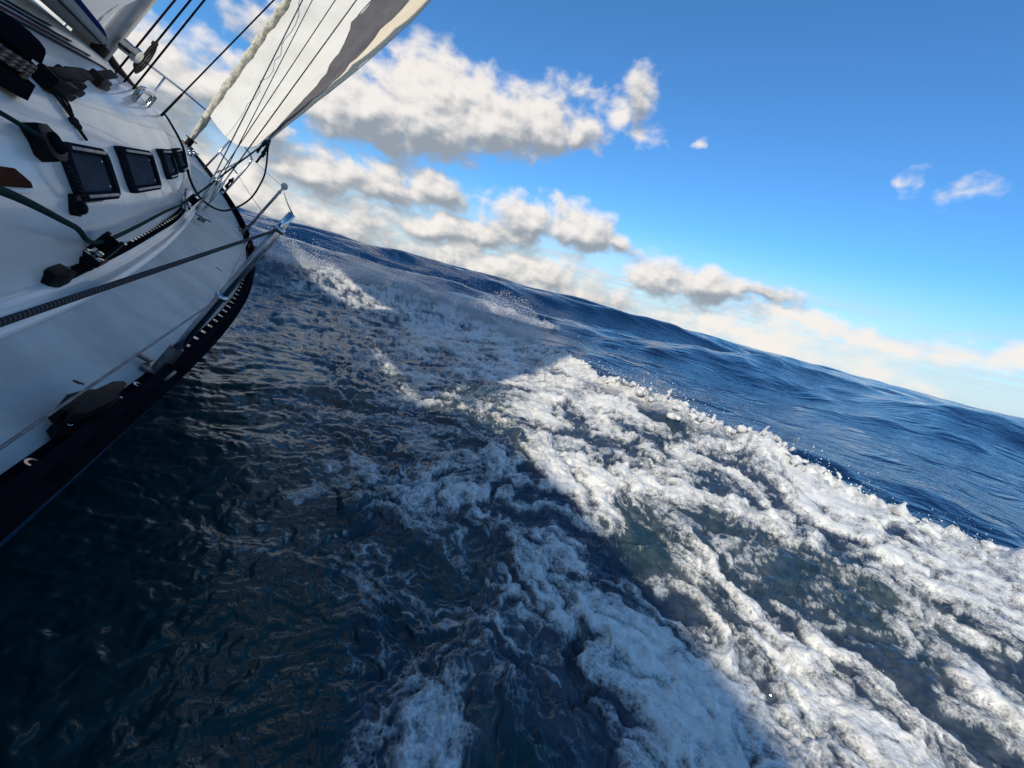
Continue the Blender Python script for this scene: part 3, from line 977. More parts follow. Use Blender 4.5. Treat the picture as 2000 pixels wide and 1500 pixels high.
# genoa track with its slots, the car and the lead block
TP = [(1.668, 1.60, .050), (1.655, 1.70, .053), (1.625, 1.90, .058), (1.564, 2.30, .070), (1.48, 2.80, .086), (1.376, 3.397, .109), (1.29, 3.80, .126), (1.20, 4.10, .14)]
TS = spline(np.array(TP), 60)
TT = np.gradient(TS, axis=0)
TT /= np.linalg.norm(TT, axis=1)[:, None]
rows = []
for p, t_ in zip(TS, TT):
    n_ = np.array([t_[1], -t_[0], 0])
    rows.append([p + n_ * dx + np.array([0, 0, dz]) for dx, dz in ((-.018, -.03), (-.018, .006), (-.010, .007), (-.010, .014), (.010, .014), (.010, .007), (.018, .006), (.018, -.03))])
trk = loft('genoa_track', rows, M['anod'], Y, smooth=False)
acc_ = 0.0
for i in range(1, len(TS)):
    acc_ += np.linalg.norm(TS[i] - TS[i - 1])
    if acc_ > .055 and i < 58:
        acc_ = 0
        shape('track_slot', M['steel'], trk, frame_at(TS[i] + np.array([0, 0, .0145]), TT[i], (-TT[i][1], TT[i][0], 0)), parts=[('prism', rrect(.026, .011, .005, 3), 0, .0015)], smooth=False)
shape('track_end_stop', M['black'], trk, frame_at(TS[0] + np.array([0, 0, .01]), TT[0], (-TT[0][1], TT[0][0], 0)), bevel=.005, parts=[('prism', [(-.07, -.012), (-.03, -.024), (.03, -.024), (.03, .024), (-.03, .024), (-.07, .012)], -.02, .022)])


def block(name, i, lab, big=1.0, tilt=(0, 0, 1)):
    t_ = TT[i]
    mx = frame_at(TS[i] + np.array([0, 0, .014]), t_, (-t_[1], t_[0], .15))
    o = shape(name, M['black'], Y, mx, bevel=.004, parts=[('box', (0, 0, .006), (.11 * big, .05 * big, .022)), ('prism', [(-.045 * big, -.03), (.045 * big, -.03), (.03, .03), (-.03, .03)], .015, .03)])
    o['label'] = lab
    shape('shackle', M['steel'], o, parts=[('cyl', (-.018, -.022, .03), (-.018, .022, .03), .005), ('cyl', (.018, -.022, .03), (.018, .022, .03), .005), ('cyl', (0, 0, .02), (0, 0, .05), .008), ('ring', (0, 0, .028), .024, .017, .006)])
    for s_ in (-1, 1):
        out = [(-.030 * big, .045), (-.034 * big, .075), (-.030 * big, .11), (-.015 * big, .122), (.015 * big, .116), (.032 * big, .10), (.036 * big, .07), (.028 * big, .045)]
        ch = shape('cheek', M['black'], o, Matrix.Translation((0, s_ * .02, 0)) @ Matrix.Rotation(R_(90), 4, 'X'), bevel=.003, parts=[('prism', out, -.005, .005)])
    shape('sheave', M['anod'], o, parts=[('cyl', (0, -.014, .082), (0, .014, .082), .028 * big)])
    shape('stop_pin', M['steel'], o, parts=[('cyl', (.036 * big, 0, .016), (.036 * big, 0, .034), .008), ('box', (.036 * big, 0, .036), (.03, .02, .008))])
    return o


block('genoa_car', 14, 'black genoa car with an upright sheave block near the aft end of its track', 1.05)
block('lead_block', 52, 'black lead block at the forward end of the genoa track')
# chainplate struts and turnbuckles by the shrouds
CP = Vector((1.27, 4.12, .14))
# shrouds: from the chainplates up to mast and spreaders
def shroud(p0, p1, r_=.0042, lab=None):
    p0, p1 = Vector(p0), Vector(p1)
    o = tube('shroud', [p0, p1], r_, M['dsteel'], Y, 6, False)
    if lab:
        o['label'] = lab
    q = (p1 - p0).normalized()
    tube('turnbuckle', [p0, p0 + q * .05, p0 + q * .08, p0 + q * .24, p0 + q * .27, p0 + q * .33], [.006, .006, .011, .011, .006, .0055], M['steel'], o, 8, False)
    shape('toggle', M['steel'], o, Matrix.Translation(p0), parts=[('box', (0, 0, -.015), (.012, .034, .05)), ('cyl', (-.014, 0, 0), (.014, 0, 0), .008)])
    return o


shroud((1.235, 4.33, .17), (.30, 4.65, 5.2), .0045, 'aft lower shroud crossing the sail')
shroud((1.26, 4.22, .16), (.80, 4.55, 5.1), .0036)
shroud((1.24, 4.50, .18), (.92, 4.95, 5.2), .005)
shroud((1.22, 4.62, .18), (.30, 4.95, 5.2), .0036)
shroud((-1.25, 4.4, .17), (-.3, 4.9, 5.2), .005)
shroud((-1.24, 4.62, .18), (-.92, 4.95, 5.2), .005)
# steel A-frame bar at the shroud base
for a, b_ in (((1.16, 4.10, .235), (1.33, 3.72, .15)), ((1.13, 4.13, .235), (1.30, 3.76, .145)), ((1.14, 4.12, .24), (1.17, 4.09, .24))):
    tube('chainplate_strut', [a, b_], .008, M['steel'], Y, 8, False)
mc = shape('deck_cleat', M['steel'], Y, frame_at((1.40, 3.84, .135), (.5, 1, 0), (-1, .5, 0)), bevel=.003, parts=[('box', (0, 0, .01), (.05, .02, .03)), ('box', (0, 0, .032), (.15, .016, .014))])
# babystay from the foredeck, with a red-brown tensioner
by_ = tube('inner_stay', [(-.02, 6.62, .50), (-.02, 7.0, 2.55), (-.02, 7.6, 5.6)], .0085, M['anod'], Y, 8, False)
tube('stay_tensioner', [(-.02, 6.62, .50), (-.02, 6.69, .86)], [.014, .012], M['black'], by_, 8, False)
# grab line along the cabin side
wire('jack_line', (1.575, 1.69, .236), (1.15, 4.2, .238), -.0, .0035, M['dsteel'])
p, tx, ty = cab_frame(1.69, .195)
shape('pad_eye', M['black'], Y, frame_at(p, tx, ty), bevel=.004, parts=[('prism', rrect(.05, .06, .018), -.004, .016), ('ball', (0, -.004, .02), (.018, .02, .014))])
# turning block on the cabin side with its line
p, tx, ty = cab_frame(1.60, .306)
tb = shape('turning_block', M['black'], Y, frame_at(p, tx, ty), bevel=.006, parts=[('prism', [(-.055, .03), (-.05, -.03), (-.02, -.045), (.03, -.04), (.065, -.012), (.045, .022), (.01, .045), (-.04, .042)], -.006, .034)])
shape('sheave', M['anod'], tb, parts=[('cyl', (.0, 0, .03), (.0, 0, .042), .026), ('cyl', (.04, -.01, .03), (.04, -.01, .04), .008)])
pa = cab_pt(1.61, .29) + np.array([.02, 0, .02])
pb = cab_pt(1.69, .205) + np.array([.02, 0, .02])
tube('control_line', [pa, (pa + pb) / 2 + np.array([.004, 0, .004]), pb], .0055, M['dark'], Y, 8)
q0 = cab_pt(1.35, .34) + np.array([.03, 0, .02])
q1 = cab_pt(1.1, .36) + np.array([.03, 0, .02])
tube('control_line', [q1, q0, cab_pt(1.57, .312) + np.array([.022, 0, .018])], .0055, M['green'], Y, 8)
# wooden winch handle holder with white edge at the frame's left
p, tx, ty = cab_frame(1.36, .24)
hh = shape('handrail_end', M['brown'], Y, frame_at(p, tx, ty), bevel=.006, parts=[('prism', [(-.3, .022), (.03, .022), (.075, -.004), (.075, -.018), (-.3, -.018)], -.004, .024)])
shape('white_trim', M['white'], hh, bevel=.002, parts=[('prism', [(-.3, -.018), (.08, -.018), (.125, -.022), (.08, -.03), (-.3, -.03)], -.004, .012)])
# three control lines over the cabin shoulder, ending in a knot
for k, dx in enumerate((0, .05, .10)):
    pts = [cab_pt(1.74 + dx, .425), cab_pt(1.80 + dx, .417), cab_pt(1.86 + dx * .9, .404), cab_pt(1.885 + dx * .7, .388), cab_pt(1.895 + dx * .35, .372), cab_pt(1.91, .360)]
    tube('control_line', [q + np.array([.008, 0, .008]) for q in pts], .0036, M['dark'], Y, 8)
p, tx, ty = cab_frame(1.915, .358)
shape('line_knot', M['dark'], Y, frame_at(p, tx, ty), parts=[('ball', (0, 0, .008), (.018, .013, .012)), ('ball', (.016, -.012, .007), (.012, .012, .009)), ('cyl', (.012, -.02, .006), (.03, -.05, .004), .005)])
# deck organisers and clutches on the roof
def on_roof(y, x):
    b_ = float(xb(y))
    k = min(1, b_ / 1.0)
    X_ = np.array([b_ - d * k for d, h in PROF][::-1])
    Hh = np.array([h for d, h in PROF][::-1])
    if x < X_[0]:
        h = .485 + .05 * (1 - (x / X_[0]) ** 2)
    else:
        h = np.interp(x, X_, Hh)
    return Vector((x, y, float(deck_z(b_, y)) + float(gh(y)) * h))


def clutch(x, y, L, rot, lab):
    p = on_roof(y, x)
    mx = Matrix.Translation(p) @ Matrix.Rotation(R_(rot), 4, 'Z') @ Matrix.Rotation(R_(10), 4, 'Y')
    o = shape('rope_clutch', M['black'], Y, mx, bevel=.006, parts=[('box', (0, 0, .012), (.06, L, .028)), ('prism', [(-.025, -L / 2 + .01), (.025, -L / 2 + .01), (.025, L / 2 - .03), (-.025, L / 2 - .03)], .02, .05)])
    o['label'] = lab
    shape('lever', M['black'], o, Matrix.Rotation(R_(16), 4, 'X'), bevel=.004, parts=[('box', (0, .02, .062), (.036, L * .7, .014))])
    shape('sheave', M['anod'], o, parts=[('cyl', (-.012, L / 2 - .02, .02), (-.012, L / 2 - .02, .045), .022)])
    return o


clutch(1.285, 1.93, .19, 8, 'dark rope clutch on the cabin shoulder')
clutch(1.22, 2.12, .16, 8, 'second dark rope clutch behind the first')
clutch(.97, 2.86, .24, 14, 'low dark deck organiser forward on the cabin roof')
wn = on_roof(1.585, 1.335) - Vector((0, 0, .01))
wi = shape('winch', M['anod'], Y, Matrix.Translation(wn), parts=[('cyl', (0, 0, -.01), (0, 0, .03), .085, .08), ('cyl', (0, 0, .03), (0, 0, .085), .052, .05), ('cyl', (0, 0, .085), (0, 0, .115), .066, .06), ('ball', (0, 0, .115), (.058, .058, .02))])
wi['label'] = 'dark winch drum at the left edge of the frame'
tube('winch_wraps', [(.058 * math.cos(a), .058 * math.sin(a), .035 + .011 * a / 6.283) for a in np.linspace(0, 22, 60)], .006, M['tan'], wi, 6)
w2 = on_roof(1.62, 1.02)
shape('winch', M['anod'], Y, Matrix.Translation(w2), parts=[('cyl', (0, 0, -.01), (0, 0, .04), .075, .07), ('cyl', (0, 0, .04), (0, 0, .10), .045, .045), ('cyl', (0, 0, .10), (0, 0, .13), .058, .05)])
# lines led aft over the roof
for k in range(4):
    pts = []
    for y in np.linspace(1.6, 4.3, 12):
        x = 1.12 - .03 * k - (y - 1.6) * (.27 + .012 * k)
        pts.append(on_roof(y, x) + Vector((0, 0, .008)))
    tube('halyard_tail', pts, .0055, M[('dark', 'red', 'dark', 'green')[k]], Y, 6)
# roof hatch coaming: raised moulding along the centre of the roof
hr_ = []
for y in np.linspace(1.2, 4.35, 24):
    hw = .56 - .055 * (y - 1.2)
    zb = float(on_roof(y, hw)[2])
    hr_.append([(hw + .03, y, zb - .01), (hw + .01, y, zb + .03), (hw - .03, y, zb + .048), (0, y, zb + .062), (-hw + .03, y, zb + .048), (-hw - .01, y, zb + .03), (-hw - .03, y, zb - .01)])
loft('hatch_garage', hr_, M['gel'], Y)
# steel guard hoops at the mast foot
for k, (x0, y0) in enumerate(((.78, 3.75), (.62, 4.15))):
    a, b_ = on_roof(y0, x0), on_roof(y0 + 1.0, x0 - .28)
    up_ = Vector((0, 0, .11 - .02 * k))
    tube('grab_rail', [a, a + up_ * .8, a.lerp(b_, .12) + up_, a.lerp(b_, .5) + up_ * 1.05, a.lerp(b_, .88) + up_, b_ + up_ * .8, b_], .012, M['steel'], Y, 8)

# mast, boom and bag
mast = loft('mast', [[(.075 * math.cos(a), 4.95 + .11 * math.sin(a) - .012 * (z - .5), z) for a in np.linspace(0, 2 * math.pi, 20, endpoint=False)] for z in (.40, 3.0, 6.0, 9.0, 11.8)], M['alu'], Y, closed_v=True)
shape('mast_collar', M['alu'], mast, Matrix.Translation((0, 4.95, .50)), parts=[('cyl', (0, 0, 0), (0, 0, .05), .15, .14)])
for sg in (-1, 1):
    tube('spreader', [(0, 4.9, 5.2), (sg * .95, 4.85, 5.3)], [.028, .015], M['alu'], mast, 8, False)
BO, BE = Vector((.05, 4.78, .70)), Vector((.98, 1.70, .72))
bd = (BE - BO).normalized()
bn_ = Vector((bd[1], -bd[0], 0)).normalized() * -1
if bn_[0] < 0:
    bn_ = -bn_
rows = []
for t_ in np.linspace(0, 1, 24):
    c_ = BO.lerp(BE, t_)
    k = min(1, .30 + t_ * 3.2)
    rows.append([c_ + bn_ * (.115 * k * math.cos(a)) + Vector((0, 0, .072 * k * math.sin(a) - .0)) for a in np.linspace(0, 2 * math.pi, 16, endpoint=False)])
bag = loft('boom', rows, M['bag'], Y, closed_v=True)
bag['label'] = 'low boom wrapped in a grey bag with a navy stripe'
rows = [[BO.lerp(BE, t_) + bn_ * (.118 * min(1, .30 + t_ * 3.2) * math.cos(a)) + Vector((0, 0, .076 * min(1, .30 + t_ * 3.2) * math.sin(a) + .001)) for a in (R_(22), R_(34), R_(48), R_(60), R_(72))] for t_ in np.linspace(.02, 1, 24)]
loft('navy_stripe', rows, M['canvas'], bag, solid=.004)
tube('boom_foot_rope', [BO.lerp(BE, t_) + bn_ * (.117 * min(1, .3 + t_ * 3.2)) - Vector((0, 0, .025)) for t_ in np.linspace(.02, 1, 12)], .006, M['dark'], bag, 6)
# rigid vang and the cluster of blocks at the mast foot
tube('boom_vang', [(.02, 5.75, .56), (.03, 5.0, .66), (.05, 4.45, .80), (.08, 4.0, 1.0)], [.03, .034, .02, .014], M['black'], Y, 8)
vb = shape('vang_block', M['black'], Y, Matrix.Translation((.06, 4.72, .62)), bevel=.01, parts=[('prism', [(-.07, -.10), (.05, -.12), (.09, -.02), (.06, .10), (-.05, .12), (-.09, .03)], -.07, .07)])
shape('vang_block', M['black'], Y, Matrix.Translation((.07, 4.45, .73)) @ Matrix.Rotation(R_(30), 4, 'X'), bevel=.008, parts=[('prism', [(-.04, -.07), (.03, -.07), (.05, .0), (.03, .08), (-.03, .08), (-.05, .02)], -.05, .05)])
shape('mast_winch', M['steel'], Y, Matrix.Translation((.10, 4.92, .80)), parts=[('cyl', (0, 0, 0), (.09, 0, 0), .05, .045), ('cyl', (.09, 0, 0), (.12, 0, 0), .06, .055)])
# halyards at the mast
for k, (x, y, m_) in enumerate(((.16, 4.98, 'red'), (.20, 5.06, 'dark'), (.24, 5.13, 'dark'))):
    tube('halyard', [(x - .02, y + .02, .56), (x * .9, y, 2.0), (x * .4, y - .05, 9.5)], .0075, M[m_], Y, 6, False)
# forestay with the furled luff of the genoa
def stay(z):
    return np.array([0, 7.77 - (z - .32) * .205, z])


fs = tube('forestay', [stay(.30), stay(11.4)], .006, M['steel'], Y, 6, False)
shape('furling_drum', M['black'], fs, Matrix.Translation(stay(.46)), parts=[('cyl', (0, 0, -.06), (0, 0, -.045), .075), ('cyl', (0, 0, -.045), (0, 0, .03), .04), ('cyl', (0, 0, .03), (0, 0, .045), .07)])
shape('stem_fitting', M['steel'], fs, Matrix.Translation((0, 7.80, .34)), bevel=.004, parts=[('box', (0, 0, .01), (.10, .26, .02)), ('box', (0, -.02, .05), (.02, .09, .08)), ('cyl', (-.06, .10, .03), (.06, .10, .03), .03)])
# foredeck hatch and anchor gear seen along the bow edge
for k, y in enumerate((6.85, 7.15, 7.45)):
    shape('bow_cleat', M['steel'], Y, frame_at((.30 - .05 * k, y, float(sheer(y)) + .05), (.2, 1, 0), (-1, .2, 0)), bevel=.003, parts=[('box', (0, 0, .0), (.05, .02, .05)), ('box', (0, 0, .035), (.14, .016, .014))])
# dark rolled fender-like fitting on the rail forward
fr_ = shape('rail_roller', M['dirt'], Y, Matrix.Translation((1.70, 4.45, .115)), parts=[('cyl', (-.05, -.02, 0), (.06, .02, 0), .042, .046), ('ball', (.06, .02, 0), (.03, .046, .046))])
tube('roller_strap', [(1.64, 4.40, .10), (1.66, 4.42, .16), (1.72, 4.46, .17), (1.75, 4.47, .12)], .006, M['steel'], fr_, 6)
for (x, y, s_) in ((1.90, .93, .012), (1.76, 3.05, .016), (1.93, 1.18, .008)):
    shape('deck_stain', M['dirt'], Y, Matrix.Translation((x, y, float(deck_z(x, y)) + .001)), parts=[('ball', (0, 0, 0), (s_, s_ * .6, .002)), ('ball', (s_, s_ * .5, 0), (s_ * .6, s_ * .4, .0015))])

# spray hood out of view, added and shaped to shade the near water: canvas on bent tubes, ahead of the cockpit
def hood_pt(y, a):
    f = np.interp(y, (-1.15, -.6, .2, .8, 1.15, 1.38), (.93, 1.0, 1.0, .9, .6, .22))
    c_, s_ = math.cos(a), math.sin(a)
    x = 1.24 * math.copysign(abs(c_) ** .45, c_)
    z0 = .36
    return (x, y, z0 + (.70 * f) * abs(s_) ** .42)


hood = loft('shade_hood', [[hood_pt(y, a) for a in np.linspace(0, math.pi, 33)] for y in np.linspace(-1.15, 1.38, 26)], M['canvas'], Y, solid=.004)
for y in (-1.14, .2, .85):
    tube('hood_frame', [hood_pt(y, a) for a in np.linspace(0, math.pi, 17)], .011, M['steel'], hood, 8, False)

# ---------------------------------------------------------------- sails and running rigging (things of their own)
gen = thing('genoa', 'cream genoa partly furled on the forestay, grey strip along its leech', 'sail')
CLEW = np.array([1.15, 5.20, 1.02])
LE = spline(np.array([CLEW, (1.30, 5.42, 2.2), (1.385, 5.66, 3.47), (1.40, 5.52, 5.2), (1.08, 5.36, 7.2), (.45, 5.5, 8.8), (.02, 5.86, 9.6)]), 81)
LU = np.array([stay(.92 + (9.6 - .92) * t_) for t_ in np.linspace(0, 1, 81)])


def sail_pt(i, v):
    a, b_ = LU[i], LE[i]
    p = a * (1 - v) + b_ * v
    t_ = i / 80.0
    ch = np.linalg.norm(b_ - a)
    out = np.array([.93, .32, .0])
    belly = .095 * ch * (4 * v * (1 - v)) * (1.15 - .5 * v) * min(1, .55 + t_ * 3)
    p = p + out * belly
    # foot round and creases from the luff
    z_up = .10 * (1 - v) * 0
    if t_ < .06:
        p = p + np.array([0, 0, -.16 * (4 * v * (1 - v)) * (1 - t_ / .06)])
    cr = 0
    for (t0, amp, wd, sl_) in ((.085, .07, .007, .012), (.12, .05, .006, .022), (.15, .10, .010, .03), (.215, .10, .012, .05), (.29, .09, .016, .06), (.05, .04, .006, .0), (.03, .03, .005, .0)):
        cr += amp * math.exp(-((t_ - t0 - sl_ * v) / wd) ** 2) * math.exp(-v / .5) * min(1, v * 9)
    cr += .012 * math.sin(t_ * 150 + 5 * v) * math.exp(-v / .35) * min(1, v * 9)
    return p - out * cr


def sail_patch(name, v0, v1, material, nv, off=0.0, i0=0):
    rows = []
    for i in range(i0, 81):
        t_ = i / 80.0
        a, b_ = (v(t_) if callable(v) else v for v in (v0, v1))
        rows.append([sail_pt(i, a + (b_ - a) * k / nv) + np.array([off, off * .3, 0]) for k in range(nv + 1)])
    return loft(name, rows, material, gen)


v_a = lambda t_: .980 - .50 * min(1, t_ * 4 + .02) ** .8
v_b = lambda t_: .995 - .20 * min(1, t_ * 4 + .02) ** .8
bd_ = sail_patch('sail_body', .0, v_a, M['sail'], 40)
sp_ = sail_patch('sacrificial_strip', v_a, v_b, M['strip'], 10)
sail_patch('leech_edge', v_b, 1.0, M['tape'], 8)
tube('seam_line', [sail_pt(i, v_a(i / 80.0)) + np.array([.006, 0, 0]) for i in range(0, 81, 4)], .004, M['dark'], sp_, 6)
tube('leech_line', [sail_pt(i, 1.0) for i in range(0, 81, 4)], .005, M['tape'], gen, 6)
for t0 in (12, 21, 31, 44):
    tube('panel_seam', [sail_pt(t0 + int(5 * v), v * .6) + np.array([.004, .001, 0]) for v in np.linspace(.02, 1, 14)], .0016, M['tape'], bd_, 5)
# furled roll on the luff: lobed and twisted
rows = []
for z in np.linspace(.50, 9.8, 260):
    c_ = stay(z)
    rr = np.interp(z, (.50, .62, .95, 1.4, 4, 9.8), (.022, .034, .050, .056, .05, .03))
    rows.append([c_ + np.array([math.cos(a), math.sin(a), 0]) * rr * (1 + .16 * math.sin(3 * a + z * 26) + .07 * math.sin(5 * a - z * 40)) for a in np.linspace(0, 2 * math.pi, 18, endpoint=False)])
loft('furled_roll', rows, M['furl'], gen, closed_v=True)
tube('clew_ring', [CLEW + np.array([.018 * math.cos(a), 0, .018 * math.sin(a) - .02]) for a in np.linspace(0, 6.3, 14)], .005, M['steel'], gen, 6)

ms = thing('mainsail', 'grey shaded mainsail rising from the boom at the top left corner', 'sail')
rows = []
for t_ in np.linspace(0, 1, 40):
    L_ = Vector((0, 4.83 - .012 * 10 * t_, .72 + 8.7 * t_))
    E_ = BO.lerp(BE, .97) * (1 - t_) + Vector((.55 * (1 - t_), 4.7, .72 + 8.7)) * t_ + Vector((.55 * math.sin(t_ * math.pi), 0, .02 * (1 - t_)))
    rows.append([L_.lerp(E_, v) + Vector((.93, .3, 0)) * (.10 * min(1, t_ * 12) * (E_ - L_).length * 4 * v * (1 - v)) for v in np.linspace(0, 1, 20)])
loft('sail_cloth', rows, M['main'], ms)
tube('luff_rope', [r_[0] + Vector((0, .02, 0)) for r_ in rows[::3]], .008, M['tan'], ms, 6)


def rope(name, pts, r_, m_, label, cat='rope', group=None, n=10):
    o = tube(name, pts, r_, M[m_], None, n)
    o.matrix_world = BM
    return tag(o, label, cat, group)


LB = Vector(TS[52]) + Vector((0, 0, .095))
CB = Vector(TS[14]) + Vector((0, 0, .100))
rope('genoa_sheet', [CLEW + np.array([0, -.02, -.03]), Vector(CLEW).lerp(LB, .5), LB, LB.lerp(CB, .5) - Vector((0, 0, .006)), CB, CB.lerp(Vector((1.80, .835, .39)), .5), (1.80, .835, .39), (1.86, .55, .43)], .0066, 'green', 'taut dark green sheet led from the clew through two deck blocks')
rope('lazy_sheet', [(1.15, 5.22, 1.0), (1.17, 5.32, .93), (1.22, 5.45, .80), (1.26, 5.5, .66), (1.30, 5.36, .42), (1.32, 4.72, .235), (1.25, 4.277, .225), (1.13, 4.159, .31), (.97, 4.2, .47), (.72, 4.55, .55), (.55, 4.9, .57)], .0085, 'dark', 'slack black sheet hanging in a wide loop below the clew')
kn = thing('clew_knot', 'bright green knotted rope ends hanging at the clew', 'knot')
c0_ = Vector(CLEW)
def kp(*a):
    return [c0_ + Vector(v) for v in a]
tube('bowline', kp((.0, .02, .0), (.01, -.06, -.03), (.015, -.14, -.04), (.02, -.20, -.08), (.02, -.16, -.10), (.01, -.08, -.06), (0, .0, -.01)), .011, M['green'], kn, 8)
tube('bowline', kp((.0, .01, .0), (.015, .05, -.07), (.02, .06, -.13), (.02, .09, -.15), (.03, .05, -.17), (.02, .02, -.13), (.01, .02, -.05), (0, 0, 0)), .011, M['green'], kn, 8)
tube('rope_tail', kp((.02, -.19, -.08), (.025, -.22, -.13), (.03, -.215, -.19)), .010, M['dark'], kn, 8)
tube('rope_tail', kp((.02, .05, -.16), (.03, .0, -.21), (.035, -.02, -.26)), .010, M['dark'], kn, 8)
shape('knot_bulge', M['green'], kn, Matrix.Translation(c0_), parts=[('ball', (.015, -.13, -.055), (.022, .034, .022)), ('ball', (.02, .055, -.14), (.022, .030, .022))])


def coil(name, top, ln, wd, m_, label, r_=.006, loops=3):
    o = thing(name, label, 'rope')
    for k in range(loops):
        s_ = (k - (loops - 1) / 2)
        pts = [top + Vector(v) for v in ((0, 0, 0), (.01 * s_, wd * (.3 + .15 * k), -ln * .35), (.012 * s_, wd * (.7 + .1 * k), -ln * .85), (.01 * s_, wd * .25, -ln * (1 + .04 * k)), (.01 * s_, -wd * (.25 + .1 * k), -ln * .85), (0, -wd * .2, -ln * .4), (0, 0, 0))]
        tube('rope_loop', pts, r_, M[m_], o, 6)
    tube('wrap', [top + Vector((.016 * math.cos(a), .016 * math.sin(a), -.03 - .008 * a / 6.283)) for a in np.linspace(0, 22, 46)], r_ * .9, M[m_], o, 6)
    return o


coil('rope_coil', Vector((.20, 5.02, 1.02)), .30, .055, 'tan', 'coil of tan rope hanging beside the mast', .0065, 4)
coil('rope_coil', Vector((1.08, 5.4, .50)), .13, .025, 'dark', 'small dark coil of line hanging from the lifeline near the bow', .004, 3)
bs = tube('boat_hook', [(.90, 5.62, .42), (.98, 5.75, .74)], .012, M['white'], None, 8, False)
bs.matrix_world = BM
tag(bs, 'short white tube lashed to the rail below the genoa clew', 'tube')

# ---------------------------------------------------------------- spray thrown up by the bow wave
def droplets(name, P, rad, label, material, tiny=False):
    o_ = np.array([(1, 0, 0), (-1, 0, 0), (0, 1, 0), (0, -1, 0), (0, 0, 1), (0, 0, -1)], float)
    f_ = np.array([(0, 2, 4), (2, 1, 4), (1, 3, 4), (3, 0, 4), (2, 0, 5), (1, 2, 5), (3, 1, 5), (0, 3, 5)])
    if tiny:
        o_ = np.array([(1, 1, 1), (1, -1, -1), (-1, 1, -1), (-1, -1, 1)], float)
        f_ = np.array([(0, 1, 2), (0, 3, 1), (0, 2, 3), (1, 3, 2)])
    n, nv_ = len(P), len(o_)
    V = (P[:, None, :] + o_[None] * rad[:, None, None] * rng.uniform(.7, 1.4, (n, 1, 3))).reshape(-1, 3)
    Fc = (f_[None] + (np.arange(n) * nv_)[:, None, None]).reshape(-1)
    me = bpy.data.meshes.new(name)
    me.vertices.add(len(V))
    me.vertices.foreach_set('co', V.ravel())
    me.loops.add(len(Fc))
    me.loops.foreach_set('vertex_index', Fc.astype(np.int32))
    me.polygons.add(len(Fc) // 3)
    me.polygons.foreach_set('loop_start', (np.arange(len(Fc) // 3) * 3).astype(np.int32))
    me.update(calc_edges=True)
    o = link(name, me, material)
    return tag(o, label, 'spray', kind='stuff')


M['drop'] = mat('white_spray', (.92, .92, .90), .4, 0, (.86, .87, .86))

# points above the breaking front: t along it, u outwards, w up
def front_pts(n, t0, t1, u0, u1, hgt, pw=2.2, lift=0.0, bunch=9.0, seed_=3):
    t_ = rng.uniform(t0, t1, n * 3)
    keep = fbm(t_ * bunch * 8, t_ * 0 + seed_, 3, seed_) + rng.uniform(-.35, .35, n * 3) > 0
    t_ = t_[keep][:n]
    kf = np.clip(t_ * (len(FR) - 1), 0, len(FR) - 1)
    ki = np.arange(len(FR))
    itp = lambda a_: np.interp(kf, ki, a_)
    u_ = rng.normal((u0 + u1) / 2, abs(u1 - u0) / 3, len(t_))
    nx, ny = -itp(FT[:, 1]), itp(FT[:, 0])
    x_, y_ = itp(FR[:, 0]) + nx * u_, itp(FR[:, 1]) + ny * u_
    env = (.35 + .65 * np.clip(fbm(t_ * bunch * 5, t_ * 0 + 1.3, 2, seed_ + 5) + .5, 0, 1))
    z_ = sea_base(x_, y_)[2] + lift + hgt * env * rng.uniform(0, 1, len(t_)) ** pw
    return np.stack([x_, y_, z_], 1)


# t 0.08..0.36 is the stretch from the bow to the far corner of the front
P0 = front_pts(140000, .06, .46, -.45, .25, .42, 2.4, -.03, 5.0, 31)
droplets('bow_mist', P0, .0012 + .0016 * rng.uniform(0, 1, len(P0)), 'pale mist of fine drops hanging low along the bow wave', M['drop'], True)
P1 = front_pts(34000, .07, .46, -.35, .45, .85, 2.2, -.02)
droplets('bow_spray', P1, .0016 + .0060 * rng.uniform(0, 1, len(P1)) ** 4, 'fine white spray thrown up along the bow wave ahead of the yacht', M['drop'])
q_ = rng.normal(-.75, .95, 14000)
q_ = np.where(q_ > .8, q_ - 1.3 * (q_ - .8), q_)
P2 = np.stack([q_, 13.2 - .14 * q_ + rng.normal(0, .4, len(q_)), .08 + (.2 + .8 * np.clip(fbm(q_ * 2.3, q_ * 0 + .4, 3, 61) + .5, 0, 1)) * np.exp(-((q_ + .8) / 1.2) ** 2) * .95 * rng.uniform(0, 1, len(q_)) ** 2.4], 1)
droplets('spray_burst', P2, .0020 + .0085 * rng.uniform(0, 1, len(P2)) ** 5, 'bright burst of drops over the small whitecap beyond the bow wave', M['drop'])
P3 = front_pts(5000, .40, .62, .3, 1.9, .75, 1.4, .05, 4.0, 15)
droplets('drifting_spray', P3, .0012 + .0028 * rng.uniform(0, 1, len(P3)) ** 3, 'thin spray drifting over the dark trough beyond the breaking front', M['drop'])
P4 = front_pts(1400, .5, .95, -.15, .25, .20, 2.0, .03, 12.0, 21)
droplets('crest_drops', P4, .0015 + .006 * rng.uniform(0, 1, len(P4)) ** 4, 'scattered drops just above the sunlit foam crest', M['drop'])

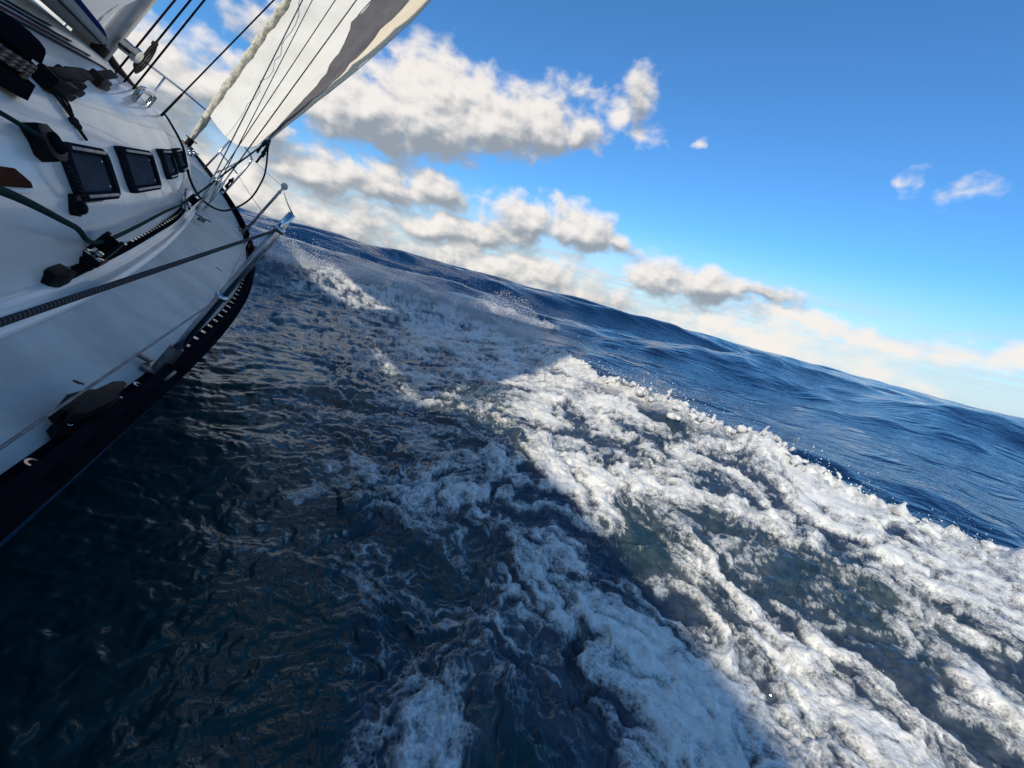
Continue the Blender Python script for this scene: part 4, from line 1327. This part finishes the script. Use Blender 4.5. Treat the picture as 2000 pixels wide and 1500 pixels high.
# lumps and fingers of foam thrown up along the crest: many balls fused into one surface
def crest_lumps():
    bm = bmesh.new()
    balls = []
    for k in range(900):
        t_ = rng.uniform(.36, .97)
        if float(fbm(np.array([t_ * 34]), np.array([.7]), 3, 44)[0]) + rng.uniform(-.25, .25) < .02:
            continue
        i = int(t_ * (len(FR) - 1))
        u_ = rng.normal(-.01, .10)
        x_, y_ = FR[i, 0] - FT[i, 1] * u_, FR[i, 1] + FT[i, 0] * u_
        r_ = .011 + .042 * rng.uniform(0, 1) ** 2.6
        balls.append((x_, y_, u_, r_, rng.uniform(-.03, .028)))
    for k in range(40):
        t_ = rng.uniform(.44, .9)
        i = int(t_ * (len(FR) - 1))
        dx, dy, dz = -FT[i, 1] * rng.uniform(.2, 1.0) + rng.normal(0, .35), FT[i, 0] * rng.uniform(.2, 1.0) + rng.normal(0, .35), rng.uniform(.5, 1.5)
        ln = .025 + .11 * rng.uniform(0, 1) ** 2
        for j in range(7):
            f = j / 6
            balls.append((FR[i, 0] + dx * ln * f * f + rng.normal(0, .004), FR[i, 1] + dy * ln * f * f + rng.normal(0, .004), 0, rng.uniform(.007, .013) * (1.7 - f * 1.0) + (.004 if j == 6 else 0), .025 + dz * ln * (f - .35 * f * f)))
    B_ = np.array(balls)
    Z_ = sea_base(B_[:, 0], B_[:, 1])[2]
    for (x_, y_, u_, r_, dz), zb in zip(balls, Z_):
        g_ = bmesh.ops.create_icosphere(bm, subdivisions=1, radius=r_)
        bmesh.ops.scale(bm, vec=(rng.uniform(.8, 1.5), rng.uniform(.8, 1.5), rng.uniform(.7, 1.1)), verts=g_['verts'])
        bmesh.ops.translate(bm, vec=(x_, y_, zb + dz), verts=g_['verts'])
    me = bpy.data.meshes.new('foam_crest')
    bm.to_mesh(me)
    bm.free()
    o = link('foam_crest', me, M['foam'])
    md = o.modifiers.new('fuse', 'REMESH')
    md.mode = 'VOXEL'
    md.voxel_size = .010
    md.use_smooth_shade = True
    sm = o.modifiers.new('soften', 'SMOOTH')
    sm.iterations = 3
    return tag(o, 'lumpy white foam and small fingers standing up along the breaking crest', 'foam', kind='stuff')


M['foam'] = mat('crest_foam', (.76, .75, .71), .6, 0, (.42, .43, .42), 22, .008, 70, spec=.2)
crest_lumps()
